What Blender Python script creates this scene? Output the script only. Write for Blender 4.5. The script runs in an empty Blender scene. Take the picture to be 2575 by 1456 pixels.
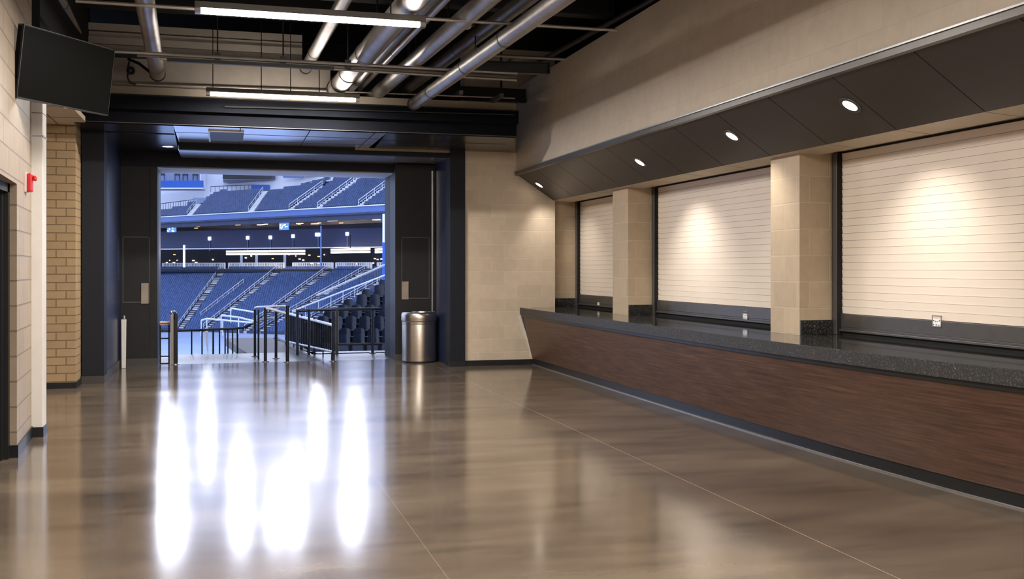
import bpy, bmesh, math, random
from mathutils import Vector, Matrix
random.seed(7)
SC = bpy.context.scene
COL = SC.collection
V = Vector
# ------------------------------------------------------------------ camera (level, 36 mm, slight drop shift)
FPX, CX, HY, EYE = 2600.0, 1287.5, 675.0, 1.5
TH = math.atan((1287.5 - 560) / FPX)
FW = V((math.sin(TH), math.cos(TH), 0)); RT = V((math.cos(TH), -math.sin(TH), 0)); UP = V((0, 0, 1)); EYEP = V((0, 0, EYE))
cd = bpy.data.cameras.new('camera'); cam = bpy.data.objects.new('camera', cd); COL.objects.link(cam)
cam.location = EYEP; cam.rotation_euler = (math.pi / 2, 0, -TH)
cd.sensor_width = 36; cd.lens = 36 * FPX / 2575; cd.shift_y = (HY - 728) / 2575; cd.clip_end = 2000
SC.camera = cam

def ray(px, py): return FW + RT * ((px - CX) / FPX) + UP * ((HY - py) / FPX)
def at_z(px, py, z): r = ray(px, py); return EYEP + r * ((z - EYE) / r.z)
def at_y(px, py, y): r = ray(px, py); return EYEP + r * (y / r.y)
def at_x(px, py, x): r = ray(px, py); return EYEP + r * (x / r.x)
def at_d(px, py, d): return EYEP + ray(px, py) * d
def proj(p):
    q = V(p) - EYEP; d = q.dot(FW)
    return CX + FPX * q.dot(RT) / d, HY - FPX * q.z / d
# plane through p with normal n
def at_plane(px, py, p, n): r = ray(px, py); return EYEP + r * ((V(p) - EYEP).dot(n) / r.dot(n))

# ------------------------------------------------------------------ materials
def s2l(c): return tuple(((x / 255) / 12.92 if x / 255 <= .04045 else ((x / 255 + .055) / 1.055) ** 2.4) for x in c)
class NT:
    def __init__(s, name):
        s.m = bpy.data.materials.new(name); s.m.use_nodes = True; s.t = s.m.node_tree; s.n = s.t.nodes; s.b = s.n['Principled BSDF']
    def add(s, t, **k):
        n = s.n.new(t)
        for a, v in k.items(): setattr(n, a, v)
        return n
    def link(s, a, b): s.t.links.new(a, b)
    def pos(s): return s.add('ShaderNodeNewGeometry').outputs['Position']
    def vec(s, axes, scale=(1, 1, 1)):
        sep = s.add('ShaderNodeSeparateXYZ'); s.link(s.pos(), sep.inputs[0]); co = s.add('ShaderNodeCombineXYZ')
        for i, a in enumerate(axes):
            if a is None: continue
            mu = s.add('ShaderNodeMath', operation='MULTIPLY'); s.link(sep.outputs['XYZ'.index(a)], mu.inputs[0]); mu.inputs[1].default_value = scale[i]
            s.link(mu.outputs[0], co.inputs[i])
        return co.outputs[0]
    def noise(s, vec, scale, detail=4, rough=.55):
        n = s.add('ShaderNodeTexNoise'); s.link(vec, n.inputs['Vector']); n.inputs['Scale'].default_value = scale
        n.inputs['Detail'].default_value = detail; n.inputs['Roughness'].default_value = rough; return n.outputs[0]
    def ramp(s, fac, stops):
        r = s.add('ShaderNodeValToRGB'); s.link(fac, r.inputs[0]); e = r.color_ramp.elements
        while len(e) < len(stops): e.new(.5)
        for x, (p, c) in zip(e, stops): x.position = p; x.color = (*c, 1)
        return r.outputs[0]
    def mix(s, fac, a, b, mode='MIX'):
        m = s.add('ShaderNodeMix', data_type='RGBA', blend_type=mode)
        for k, v in ((0, fac), (6, a), (7, b)):
            if hasattr(v, 'is_linked') or hasattr(v, 'links'): s.link(v, m.inputs[k])
            else: m.inputs[k].default_value = v if k == 0 else (*v[:3], 1)
        return m.outputs[2]
    def bump(s, h, strength, dist):
        b = s.add('ShaderNodeBump'); s.link(h, b.inputs['Height']); b.inputs['Strength'].default_value = strength; b.inputs['Distance'].default_value = dist
        s.link(b.outputs[0], s.b.inputs['Normal'])
    def set(s, base=None, rough=None, metal=None, spec=None, coat=None):
        if base is not None:
            if hasattr(base, 'links'): s.link(base, s.b.inputs['Base Color'])
            else: s.b.inputs['Base Color'].default_value = (*base[:3], 1)
        if rough is not None:
            if hasattr(rough, 'links'): s.link(rough, s.b.inputs['Roughness'])
            else: s.b.inputs['Roughness'].default_value = rough
        if metal is not None: s.b.inputs['Metallic'].default_value = metal
        if spec is not None: s.b.inputs['Specular IOR Level'].default_value = spec
        if coat is not None: s.b.inputs['Coat Weight'].default_value = coat; s.b.inputs['Coat Roughness'].default_value = .08
        return s.m
def plain(name, c, rough=.5, metal=0, spec=.5, vary=.12, vscale=6, coat=None):
    """paint or metal with a faint uneven tone"""
    t = NT(name); c = s2l(c)
    n = t.noise(t.pos(), vscale, 3)
    col = t.ramp(n, [(.3, tuple(x * (1 - vary) for x in c)), (.7, tuple(min(1, x * (1 + vary)) for x in c))])
    return t.set(col, rough, metal, spec, coat)
def emit(name, c, strength):
    t = NT(name); t.set((0, 0, 0), .5)
    n = t.add('ShaderNodeRGB'); n.outputs[0].default_value = (*s2l(c), 1)
    t.link(n.outputs[0], t.b.inputs['Emission Color']); t.b.inputs['Emission Strength'].default_value = strength
    return t.m
def blocks(name, axes, c, mort, w, h, ms=.006, rough=.55, off=(0, 0), var=.06, bump=.5, spec=.4):
    t = NT(name); v = t.vec(axes)
    mp = t.add('ShaderNodeVectorMath', operation='ADD'); t.link(v, mp.inputs[0]); mp.inputs[1].default_value = (off[0] + 400 * w, off[1] + 400 * h, 0)
    br = t.add('ShaderNodeTexBrick'); t.link(mp.outputs[0], br.inputs['Vector'])
    c = s2l(c); br.inputs['Color1'].default_value = (*[x * (1 - var) for x in c], 1); br.inputs['Color2'].default_value = (*[x * (1 + var) for x in c], 1)
    br.inputs['Mortar'].default_value = (*s2l(mort), 1); br.inputs['Scale'].default_value = 1; br.inputs['Brick Width'].default_value = w
    br.inputs['Row Height'].default_value = h; br.inputs['Mortar Size'].default_value = ms; br.inputs['Mortar Smooth'].default_value = .3
    n = t.noise(t.pos(), 9, 5); n2 = t.noise(t.pos(), 90, 3)
    tone = t.ramp(n, [(.25, (.88, .88, .88)), (.75, (1, 1, 1))])
    col = t.mix(1.0, br.outputs[0], tone, 'MULTIPLY')
    ad = t.add('ShaderNodeMath', operation='MULTIPLY_ADD'); t.link(n2, ad.inputs[0]); ad.inputs[1].default_value = .12
    inv = t.add('ShaderNodeMath', operation='SUBTRACT'); inv.inputs[0].default_value = 1; t.link(br.outputs['Fac'], inv.inputs[1]); t.link(inv.outputs[0], ad.inputs[2])
    t.bump(ad.outputs[0], bump, .006)
    return t.set(col, rough, 0, spec)

M = {}
# polished concrete with saw-cut joints at x = 1.05, x = 3.15 and y = 11.9
def floor_mat():
    t = NT('polished_concrete'); p = t.pos()
    n1 = t.noise(t.vec('XYZ', (.55, 1.5, 1)), .8, 7, .6); n2 = t.noise(t.vec('XYZ', (.8, 3.2, 1)), 1.3, 7, .66); n3 = t.noise(p, 60, 4, .7)
    a = t.ramp(n1, [(.3, s2l((82, 71, 60))), (.5, s2l((103, 90, 77))), (.7, s2l((119, 105, 89)))])
    b = t.ramp(n2, [(.32, (.74, .74, .75)), (.6, (1.03, 1.02, 1.0))])
    c = t.ramp(n3, [(.2, (.92, .92, .92)), (.8, (1.04, 1.04, 1.04))])
    col = t.mix(1, t.mix(1, a, b, 'MULTIPLY'), c, 'MULTIPLY')
    sep = t.add('ShaderNodeSeparateXYZ'); t.link(p, sep.inputs[0])
    for ax, v, w, amt in ((0, 3.15, .0026, .75), (0, 1.05, .002, .3), (1, 11.9, .003, .4)):
        s = t.add('ShaderNodeMath', operation='SUBTRACT'); t.link(sep.outputs[ax], s.inputs[0]); s.inputs[1].default_value = v
        q = t.add('ShaderNodeMath', operation='ABSOLUTE'); t.link(s.outputs[0], q.inputs[0])
        l = t.add('ShaderNodeMath', operation='LESS_THAN'); t.link(q.outputs[0], l.inputs[0]); l.inputs[1].default_value = w
        m = t.add('ShaderNodeMath', operation='MULTIPLY'); t.link(l.outputs[0], m.inputs[0]); m.inputs[1].default_value = amt
        col = t.mix(m.outputs[0], col, s2l((186, 164, 138)))
    r = t.add('ShaderNodeMapRange'); t.link(n1, r.inputs[0]); r.inputs[1].default_value = .3; r.inputs[2].default_value = .7; r.inputs[3].default_value = FLOOR_R[0]; r.inputs[4].default_value = FLOOR_R[1]
    return t.set(col, r.outputs[0], 0, .85)
FLOOR_R = (.115, .15)
M['floor'] = floor_mat()
TAN = (186, 168, 145)
M['far_block'] = blocks('painted_block_far', 'XZ', (196, 178, 155), (206, 190, 168), .405, .208, .005, .5, (.05, 0))
M['side_block'] = blocks('painted_block_side', 'YZ', (180, 160, 136), (172, 154, 132), .42, .2, .006, .55, (.1, .03))
M['bulk_block'] = blocks('painted_block_bulkhead', 'YZ', (204, 190, 172), (196, 182, 165), .62, .29, .004, .6, (0, .03), .03, .2)
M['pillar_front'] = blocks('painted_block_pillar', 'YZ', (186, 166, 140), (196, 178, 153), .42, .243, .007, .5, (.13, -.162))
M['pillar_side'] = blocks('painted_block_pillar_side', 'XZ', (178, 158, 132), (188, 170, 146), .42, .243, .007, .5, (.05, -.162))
M['left_block'] = blocks('painted_block_left', 'YZ', (158, 141, 121), (130, 115, 97), .62, .2, .008, .42, (.2, .0), .05, .8)
M['brick'] = blocks('tan_brick_front', 'XZ', (160, 134, 100), (112, 92, 68), .232, .1033, .007, .7, (.03, .02), .06, .8)
M['brick_side'] = blocks('tan_brick_side', 'YZ', (168, 142, 108), (126, 104, 78), .232, .1033, .006, .7, (.03, .02), .05, .8)
M['navy'] = plain('navy_paint', (17, 19, 27), .6, 0, .3, .1)
M['navy_blue'] = plain('navy_blue_paint', (40, 48, 76), .3, 0, .5, .1)
M['charcoal'] = plain('charcoal_door_paint', (27, 26, 25), .5, 0, .3, .1)
M['black_base'] = plain('black_rubber_base', (22, 23, 26), .35, 0, .5, .1)
M['grey_base'] = plain('dark_grey_base', (58, 54, 50), .4, 0, .5, .1)
M['ceil_black'] = plain('black_ceiling_paint', (15, 14, 14), .8, 0, .3, .2)
M['black_steel'] = plain('black_steel', (20, 20, 21), .5, .2, .5, .2)
M['taupe'] = plain('taupe_metal_siding', (130, 121, 111), .55, 0, .4, .06)
M['taupe_light'] = plain('taupe_trim_paint', (150, 137, 120), .55, 0, .4, .05)
M['ceil_tile'] = plain('painted_ceiling_panel', (222, 224, 230), .2, .7, .5, .05)
M['ceil_dark'] = plain('dark_gloss_ceiling_panel', (46, 42, 40), .22, .2, .6, .08)
M['ceil_beige'] = plain('beige_ceiling_panel', (186, 170, 146), .5, 0, .4, .05)
M['ceil_grey'] = plain('grey_access_panel', (84, 86, 94), .5, 0, .4, .05)
M['soffit'] = plain('charcoal_soffit_panel', (62, 57, 54), .42, .1, .5, .06, 3)
M['seam'] = plain('black_seam', (8, 8, 8), .8)
M['alu'] = plain('brushed_aluminium', (170, 168, 166), .32, .9, .5, .06, 12)
M['alu_dark'] = plain('grey_anodised_metal', (104, 101, 98), .36, .7, .5, .06, 10)
M['galv'] = plain('galvanised_pipe', (160, 155, 150), .4, .75, .5, .15, 5)
M['galv_dark'] = plain('dull_galvanised_pipe', (115, 111, 108), .45, .7, .5, .2, 5)
M['white_paint'] = plain('white_enamel', (206, 200, 192), .35, 0, .5, .03)
M['shutter'] = plain('cream_shutter_paint', (226, 212, 196), .42, 0, .45, .03, 2)
M['shutter_gap'] = plain('shutter_hinge_line', (140, 128, 118), .6, 0, .4)
M['screen'] = plain('dark_glass_screen', (8, 8, 6), .5, 0, .04, .05)
M['bezel'] = plain('black_gloss_plastic', (12, 12, 13), .25)
M['red'] = plain('red_plastic', (190, 30, 34), .35)
M['lens_clear'] = plain('clear_strobe_lens', (210, 190, 186), .2)
M['black_granite_top'] = None
def granite(name, rough):
    t = NT(name); p = t.pos(); v = t.add('ShaderNodeTexVoronoi'); t.link(p, v.inputs['Vector']); v.inputs['Scale'].default_value = 130
    n = t.noise(p, 60, 6, .7)
    mu = t.add('ShaderNodeMath', operation='MULTIPLY'); t.link(v.outputs[0], mu.inputs[0]); t.link(n, mu.inputs[1])
    col = t.ramp(mu.outputs[0], [(.08, (.006, .006, .006)), (.3, (.022, .021, .02)), (.42, (.07, .066, .06)), (.6, (.2, .19, .17))])
    return t.set(col, rough, 0, .55)
M['granite'] = granite('black_granite', .06)
M['granite_edge'] = granite('black_granite_flamed_edge', .5)
def wood():
    t = NT('brown_oak_veneer'); v = t.vec('XYZ', (1.5, 1.5, 46)); n = t.noise(v, 1.3, 8, .68); n2 = t.noise(t.vec('XYZ', (.8, .8, 5)), 1.2, 4); n3 = t.noise(t.vec('XYZ', (6, 6, 220)), 2.0, 3)
    a = t.ramp(n, [(.3, s2l((58, 40, 32))), (.52, s2l((83, 60, 47))), (.72, s2l((104, 77, 60)))])
    b = t.ramp(n2, [(.3, (.86, .84, .84)), (.7, (1.06, 1.03, 1.0))]); c = t.ramp(n3, [(.3, (.85, .85, .85)), (.6, (1.03, 1.03, 1.03))])
    t.bump(n3, .1, .001)
    return t.set(t.mix(1, t.mix(1, a, b, 'MULTIPLY'), c, 'MULTIPLY'), .42, 0, .35)
M['wood'] = wood()
def steel():
    t = NT('brushed_stainless_steel'); n = t.noise(t.vec('XYZ', (1, 1, 14)), 4, 3)
    col = t.ramp(n, [(.3, s2l((204, 194, 182))), (.7, s2l((214, 205, 193)))])
    return t.set(col, .27, 1)
M['steel'] = steel()
M['plate'] = plain('satin_push_plate', (150, 138, 126), .4, .6)
M['tag'] = plain('white_label_card', (226, 222, 220), .5)
M['ink'] = plain('dark_ink', (40, 38, 38), .6)
M['lamp'] = emit('lit_tube', (255, 246, 236), 62)
M['downlamp'] = emit('lit_downlight_lens', (255, 240, 224), 14)
M['rail'] = plain('dark_painted_rail', (34, 37, 46), .32, .5, .5, .08)
M['rail_white'] = plain('bright_galvanised_rail', (222, 226, 234), .35, .3)
M['concrete_out'] = plain('landing_concrete', (66, 65, 66), .36, 0, .5, .2, 2.5)
M['ramp_face'] = plain('beige_concrete', (92, 85, 80), .6, 0, .4, .1, 3)
M['field'] = plain('pale_covered_floor', (150, 170, 205), .5, 0, .5, .1, .2)
M['terrace'] = plain('terrace_concrete', (58, 66, 88), .7, 0, .3, .1, .5)
M['aisle'] = plain('aisle_concrete', (196, 198, 202), .7, 0, .3, .1, .5)
M['seat_far'] = plain('blue_seat_plastic', (54, 82, 132), .42, 0, .5, .35, 1.4)
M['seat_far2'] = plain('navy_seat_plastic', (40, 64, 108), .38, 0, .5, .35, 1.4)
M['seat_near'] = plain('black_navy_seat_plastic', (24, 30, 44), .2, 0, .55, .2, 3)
M['fascia'] = plain('blue_fascia_paint', (74, 102, 158), .35, 0, .5, .06, .1)
M['royal'] = plain('royal_blue_panel', (20, 82, 172), .4, 0, .5, .06, .3)
M['stad_wall'] = plain('pale_stadium_wall', (214, 219, 232), .6, 0, .4, .06, .15)
M['stad_wall2'] = plain('grey_blue_panel', (132, 146, 178), .6, 0, .4, .06, .15)
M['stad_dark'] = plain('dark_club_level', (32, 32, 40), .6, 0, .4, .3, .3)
M['stad_soffit'] = plain('dark_deck_soffit', (112, 94, 86), .6, 0, .4, .5, .6)
M['stad_navy'] = plain('navy_band_wall', (38, 48, 86), .45, 0, .5, .12, .15)
M['display'] = plain('unlit_black_display', (8, 10, 18), .3)
M['fence_white'] = plain('white_fence_metal', (236, 236, 240), .5)
M['flood'] = emit('floodlight_lens', (228, 234, 255), 21)
M['flood_added'] = emit('added_floodlight_lens', (214, 226, 255), 270)
M['stad_tube'] = emit('club_strip_light', (255, 240, 224), 5)
M['sq_lamp'] = emit('square_lamp', (214, 226, 255), 7)
M['adscreen'] = emit('lit_ad_screen', (70, 120, 235), 1.6)
M['adwhite'] = emit('lit_ad_white', (236, 242, 255), 2.2)
M['orange'] = emit('warm_lamp', (255, 190, 110), 3)

# ------------------------------------------------------------------ mesh helpers (world coordinates)
class B:
    def __init__(s): s.v = []; s.f = []; s.mi = []; s.cur = 0; s.smooth = False
    def poly(s, pts): i = len(s.v); s.v += [tuple(p) for p in pts]; s.f.append(tuple(range(i, i + len(pts)))); s.mi.append(s.cur)
    def hexa(s, p):  # 8 points: bottom 4 ccw, top 4
        i = len(s.v); s.v += [tuple(q) for q in p]
        for f in ((3, 2, 1, 0), (4, 5, 6, 7), (0, 1, 5, 4), (1, 2, 6, 5), (2, 3, 7, 6), (3, 0, 4, 7)):
            s.f.append(tuple(i + k for k in f)); s.mi.append(s.cur)
        return s
    def box(s, x0, x1, y0, y1, z0, z1):
        return s.hexa([(x0, y0, z0), (x1, y0, z0), (x1, y1, z0), (x0, y1, z0), (x0, y0, z1), (x1, y0, z1), (x1, y1, z1), (x0, y1, z1)])
    def obox(s, c, ex, ey, ez, hx, hy, hz):  # oriented box: centre, unit axes, half sizes
        c, ex, ey, ez = V(c), V(ex) * hx, V(ey) * hy, V(ez) * hz
        return s.hexa([c - ex - ey - ez, c + ex - ey - ez, c + ex + ey - ez, c - ex + ey - ez, c - ex - ey + ez, c + ex - ey + ez, c + ex + ey + ez, c - ex + ey + ez])
    def bar(s, a, b, w, h, up=UP):  # rectangular bar from a to b
        a, b = V(a), V(b); d = (b - a).normalized(); side = d.cross(V(up))
        side = V((1, 0, 0)) if side.length < 1e-6 else side.normalized()
        return s.obox((a + b) / 2, d, side, side.cross(d), (b - a).length / 2, w / 2, h / 2)
    def tube(s, pts, r, n=12, cap=True):
        pts = [V(p) for p in pts]; rings = []
        for k, p in enumerate(pts):
            d = (pts[min(k + 1, len(pts) - 1)] - pts[max(k - 1, 0)]).normalized()
            a = V((0, 0, 1)) if abs(d.z) < .9 else V((1, 0, 0)); e = d.cross(a).normalized(); g = e.cross(d)
            rr = r[k] if isinstance(r, (list, tuple)) else r
            i = len(s.v); rings.append(i)
            for j in range(n):
                t = 2 * math.pi * j / n; s.v.append(tuple(p + e * (rr * math.cos(t)) + g * (rr * math.sin(t))))
        for a, b in zip(rings, rings[1:]):
            for j in range(n): s.f.append((a + j, a + (j + 1) % n, b + (j + 1) % n, b + j)); s.mi.append(s.cur)
        if cap:
            s.f.append(tuple(rings[0] + j for j in reversed(range(n)))); s.mi.append(s.cur)
            s.f.append(tuple(rings[-1] + j for j in range(n))); s.mi.append(s.cur)
        s.smooth = True
        return s
    def lathe(s, c, prof, n=40):  # prof: (r, z) list
        rings = []
        for r, z in prof:
            i = len(s.v); rings.append(i)
            for j in range(n):
                t = 2 * math.pi * j / n; s.v.append((c[0] + r * math.cos(t), c[1] + r * math.sin(t), c[2] + z))
        for a, b in zip(rings, rings[1:]):
            for j in range(n): s.f.append((a + j, a + (j + 1) % n, b + (j + 1) % n, b + j)); s.mi.append(s.cur)
        s.smooth = True
        return s
    def disc(s, c, nrm, r, n=24):
        nrm = V(nrm).normalized(); a = V((0, 0, 1)) if abs(nrm.z) < .9 else V((1, 0, 0)); e = nrm.cross(a).normalized(); g = nrm.cross(e)
        s.poly([V(c) + e * (r * math.cos(2 * math.pi * j / n)) + g * (r * math.sin(2 * math.pi * j / n)) for j in range(n)]); return s

def world_loc(o):
    l = V((0, 0, 0))
    while o: l += V(o.location); o = o.parent
    return l
def obj(name, b, mat, parent=None, bevel=0):
    mats = mat if isinstance(mat, list) else [mat]
    if parent: off = world_loc(parent)
    else:
        xs = [p[0] for p in b.v]; ys = [p[1] for p in b.v]; zs = [p[2] for p in b.v]
        off = V(((min(xs) + max(xs)) / 2, (min(ys) + max(ys)) / 2, min(zs)))
    me = bpy.data.meshes.new(name)
    me.from_pydata([(p[0] - off.x, p[1] - off.y, p[2] - off.z) for p in b.v], [], b.f)
    for m in mats: me.materials.append(m)
    if len(mats) > 1: me.polygons.foreach_set('material_index', b.mi)
    bm = bmesh.new(); bm.from_mesh(me); bmesh.ops.recalc_face_normals(bm, faces=bm.faces); bm.to_mesh(me); bm.free()
    if b.smooth:
        me.polygons.foreach_set('use_smooth', [True] * len(me.polygons)); me.set_sharp_from_angle(angle=math.radians(38))
    o = bpy.data.objects.new(name, me); COL.objects.link(o)
    if parent: o.parent = parent
    else: o.location = off
    if bevel:
        md = o.modifiers.new('bevel', 'BEVEL'); md.width = bevel; md.segments = 2; md.limit_method = 'ANGLE'
    return o
def tag(o, label=None, cat=None, group=None, kind=None):
    if label: o['label'] = label
    if cat: o['category'] = cat
    if group: o['group'] = group
    if kind: o['kind'] = kind
    return o
def thing(name, loc, label, cat, group=None):
    o = bpy.data.objects.new(name, None); COL.objects.link(o); o.location = loc; o.empty_display_size = .1
    return tag(o, label, cat, group)
def struct(name, b, mat, parent=None, label=None, bevel=0):
    o = obj(name, b, mat, parent, bevel)
    if not parent: tag(o, label, None, None, 'structure')
    return o
def copy_tree(o, parent=None):
    c = o.copy(); COL.objects.link(c)
    if parent: c.parent = parent
    for ch in list(o.children): copy_tree(ch, c)
    return c
def area(name, loc, target, sx, sy, power, c=(255, 250, 244), spread=None, parent=None):
    l = bpy.data.lights.new(name, 'AREA'); l.shape = 'RECTANGLE'; l.size = sx; l.size_y = sy; l.energy = power; l.color = s2l(c)
    if spread: l.spread = spread
    o = bpy.data.objects.new(name, l); COL.objects.link(o); o.location = loc
    o.rotation_euler = (V(target) - V(loc)).to_track_quat('-Z', 'Y').to_euler()
    if parent: o.location = V(loc) - world_loc(parent); o.parent = parent
    return o
def spot(name, loc, target, power, angle, blend=.7, r=.05, c=(255, 248, 240), parent=None):
    l = bpy.data.lights.new(name, 'SPOT'); l.energy = power; l.spot_size = math.radians(angle); l.spot_blend = blend; l.shadow_soft_size = r; l.color = s2l(c)
    o = bpy.data.objects.new(name, l); COL.objects.link(o); o.location = loc
    o.rotation_euler = (V(target) - V(loc)).to_track_quat('-Z', 'Y').to_euler()
    if parent: o.location = V(loc) - world_loc(parent); o.parent = parent
    return o

# ================================================================== SETTING
CZ = 4.9            # black ceiling
struct('floor', B().box(-4.2, 6.6, -7, 17.0, -.1, 0), M['floor'], label='polished brown concrete concourse floor with saw-cut joints')
struct('ceiling', B().box(-4.2, 6.8, -7, 16.2, CZ, CZ + .1), M['ceil_black'], label='black painted exposed ceiling over the concourse')
struct('wall_back', B().box(-4.2, 6.8, -7.2, -7, 0, CZ), M['far_block'], label='tan block wall at the near end of the concourse')

# ---- left wall: line x = -1.572 - .061*(y - 8.966)
def lx(y): return -1.572 - .061 * (y - 8.966)
def lwall(b, y0, y1, z0, z1, t=.22):
    b.hexa([(lx(y0) - t, y0, z0), (lx(y0), y0, z0), (lx(y1), y1, z0), (lx(y1) - t, y1, z0), (lx(y0) - t, y0, z1), (lx(y0), y0, z1), (lx(y1), y1, z1), (lx(y1) - t, y1, z1)])
b = B(); lwall(b, 8.95, 10.0, 0, CZ); lwall(b, 7.6, 8.95, 2.17, CZ); lwall(b, -7, 7.6, 0, CZ)
struct('wall_left', b, M['left_block'], label='tan painted block wall beside the television')
b = B(); b.box(-4.2, -1.95, 10.0, 10.2, 0, CZ); b.box(-2.85, -2.65, 10.2, 14.2, 0, CZ)
struct('wall_left_recess', b, M['left_block'])
b = B()
for y0, y1 in ((8.95, 9.99), (4.6, 7.6)):
    b.hexa([(lx(y0) - .07, y0 - .012, 0), (lx(y0) + .012, y0 - .012, 0), (lx(y1) + .012, y1, 0), (lx(y1) - .07, y1, 0), (lx(y0) - .07, y0 - .012, .1), (lx(y0) + .012, y0 - .012, .1), (lx(y1) + .012, y1, .1), (lx(y1) - .07, y1, .1)])
struct('baseboard_left', b, M['black_base'], label='black rubber base along the left block wall')
# steel door in the left wall
dr = thing('door_1', (lx(8.3) - .1, 8.3, 0), 'black steel door and frame in the tan block wall at far left', None); dr['kind'] = 'structure'
b = B(); xx = lx(8.9)
b.box(xx - .12, xx - .055, 8.88, 8.95, 0, 2.17); b.box(xx - .15, xx - .09, 8.83, 8.88, 0, 2.12); b.box(xx - .12, xx - .055, 7.6, 8.95, 2.1, 2.17); b.box(xx - .12, xx - .03, 7.6, 7.67, 0, 2.1)
obj('door_frame', b, M['black_steel'], dr)
obj('door_leaf', B().box(xx - .17, xx - .125, 7.67, 8.88, .01, 2.1), M['charcoal'], dr)
# boxed white column
b = B(); b.box(-1.66, -1.543, 9.985, 10.19, 0, 2.88); b.box(-1.66, -1.543, 9.985, 10.19, 2.885, 3.3)
cl = struct('column_1', b, M['white_paint'], label='slim white boxed column at the end of the left block wall', bevel=.004)
obj('joint_band', B().box(-1.662, -1.538, 9.98, 10.192, 2.67, 2.685), M['alu'], cl)
obj('base_block', B().box(-1.665, -1.535, 9.975, 10.196, 0, .09), M['black_base'], cl)
# brick return
b = B(); b.box(-2.85, -1.775, 13.95, 14.5, 0, 3.45)
br = struct('wall_brick', b, [M['brick'], M['brick_side']], label='tan brick wall end beside the navy portal')
for p in br.data.polygons: p.material_index = 1 if abs(p.normal.x) > .5 else 0
struct('baseboard_brick', B().box(-2.84, -1.763, 13.938, 14.46, 0, .075), M['black_base'], label='black base along the tan brick wall')
b = B(); b.box(-2.65, -1.62, 10.2, 13.94, 3.3, 3.36)
cb = struct('ceiling_recess', b, M['ceil_beige'], label='beige panel ceiling above the brick recess')
b = B()
for y in (11.1, 12.4, 13.3): b.box(-2.65, -1.62, y - .004, y + .004, 3.297, 3.302)
b.box(-1.98, -1.972, 10.2, 13.94, 3.297, 3.302); obj('joint', b, M['seam'], cb)
struct('wall_left_upper', B().box(-2.65, -1.6, 10.2, 13.9, 3.4, CZ), M['ceil_black'])

# ---- portal: legs, reveals, vestibule
b = B(); b.box(-1.76, -1.49, 14.42, 14.75, 0, 3.3)
pl = struct('portal_jamb_left', b, M['navy'], label='tall navy portal jamb beside the tan brick wall')
obj('base_strip', B().box(-1.765, -1.484, 14.41, 14.75, 0, .1), M['grey_base'], pl)
b = B(); b.box(-1.9, -1.505, 14.75, 16.4, 0, 3.3); b.box(-1.9, -1.505, 16.4, 16.9, 0, 1.32); b.box(-1.9, -1.505, 16.62, 16.9, 1.32, 3.3); b.box(-1.9, -1.505, 16.4, 16.62, 1.98, 3.3); b.box(-1.9, -1.57, 16.4, 16.62, 1.32, 1.98)
rv = struct('portal_reveal_left', b, M['navy_blue'], label='navy blue side wall inside the portal, left of the open doors')
b = B(); b.box(-1.505, -1.49, 14.75, 16.88, 0, .1); b.box(-1.505, -1.486, 14.75, 16.88, .1, .12); obj('base_strip', b, M['grey_base'], rv)
b = B(); b.box(3.335, 3.57, 15.42, 15.75, 0, 3.3)
pr = struct('portal_jamb_right', b, M['navy'], label='navy portal jamb between the steel bin and the tan wall')
obj('base_strip', B().box(3.33, 3.572, 15.41, 15.5, 0, .09), M['black_base'], pr)
struct('portal_reveal_right', B().box(3.36, 3.6, 15.75, 16.9, 0, 3.3), M['navy_blue'], label='navy return wall behind the right portal jamb')
# far wall of tan block
b = B(); b.box(3.57, 5.03, 15.47, 15.75, 0, CZ)
struct('wall_far', b, M['far_block'], label='cream block wall between portal and concession counter')
struct('baseboard_far', B().box(3.572, 4.70, 15.455, 15.47, 0, .085), M['black_base'], label='black base along the cream block wall')
struct('wall_far_void', B().box(-2.9, 6.8, 15.75, 15.95, 3.42, CZ), M['ceil_black'], label='black void wall above the vestibule')
# door plane: fixed dark panels beside the opening
def door_panel(name, x0, x1, y0, y1, label):
    o = struct(name, B().box(x0, x1, y0, y1, 0, 3.2), M['charcoal'], label=label); return o
dl = door_panel('door_2', -1.52, -.975, 16.9, 17.25, 'dark pocketed door panel on the left side of the stadium opening')
drr = door_panel('door_3', 2.705, 3.38, 16.72, 17.25, 'dark pocketed door panel behind the stainless bin')
def panel_detail(par, a, z0, z1, plate, y):
    x0, x1 = a; t = .014; b = B()
    b.box(x0, x1, y - .008, y + .002, z1 - t, z1); b.box(x0, x1, y - .012, y + .002, z0, z0 + t * 1.6); b.box(x0, x0 + t, y - .008, y + .002, z0, z1); b.box(x1 - t, x1, y - .008, y + .002, z0, z1)
    obj('panel_frame', b, M['grey_base'], par)
    obj('push_plate', B().box(plate[0], plate[1], y - .022, y, plate[2], plate[3]), M['plate'], par, .003)
panel_detail(dl, (at_y(308, 0, 16.9).x, at_y(377, 0, 16.9).x), at_y(340, 762, 16.9).z, at_y(340, 595, 16.9).z, (at_y(355, 0, 16.9).x, at_y(374, 0, 16.9).x, at_y(365, 764, 16.9).z, at_y(365, 712, 16.9).z), 16.9)
panel_detail(drr, (at_y(1009, 0, 16.72).x, at_y(1080, 0, 16.72).x), at_y(1045, 752, 16.72).z, at_y(1045, 596, 16.72).z, (at_y(1010, 0, 16.72).x, at_y(1027, 0, 16.72).x, at_y(1018, 753, 16.72).z, at_y(1018, 708, 16.72).z), 16.72)
obj('kick_plate', B().box(-1.5, -.972, 16.885, 16.9, 0, .11), M['grey_base'], dl)
obj('seam', B().box(-1.085, -1.078, 16.896, 16.9, .11, 3.1), M['seam'], dl)
obj('kick_plate', B().box(2.69, 3.375, 16.705, 16.73, 0, .1), M['grey_base'], drr)
obj('edge_strip', B().box(3.30, 3.325, 16.69, 16.72, .05, 3.1), M['alu'], drr)
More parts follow.
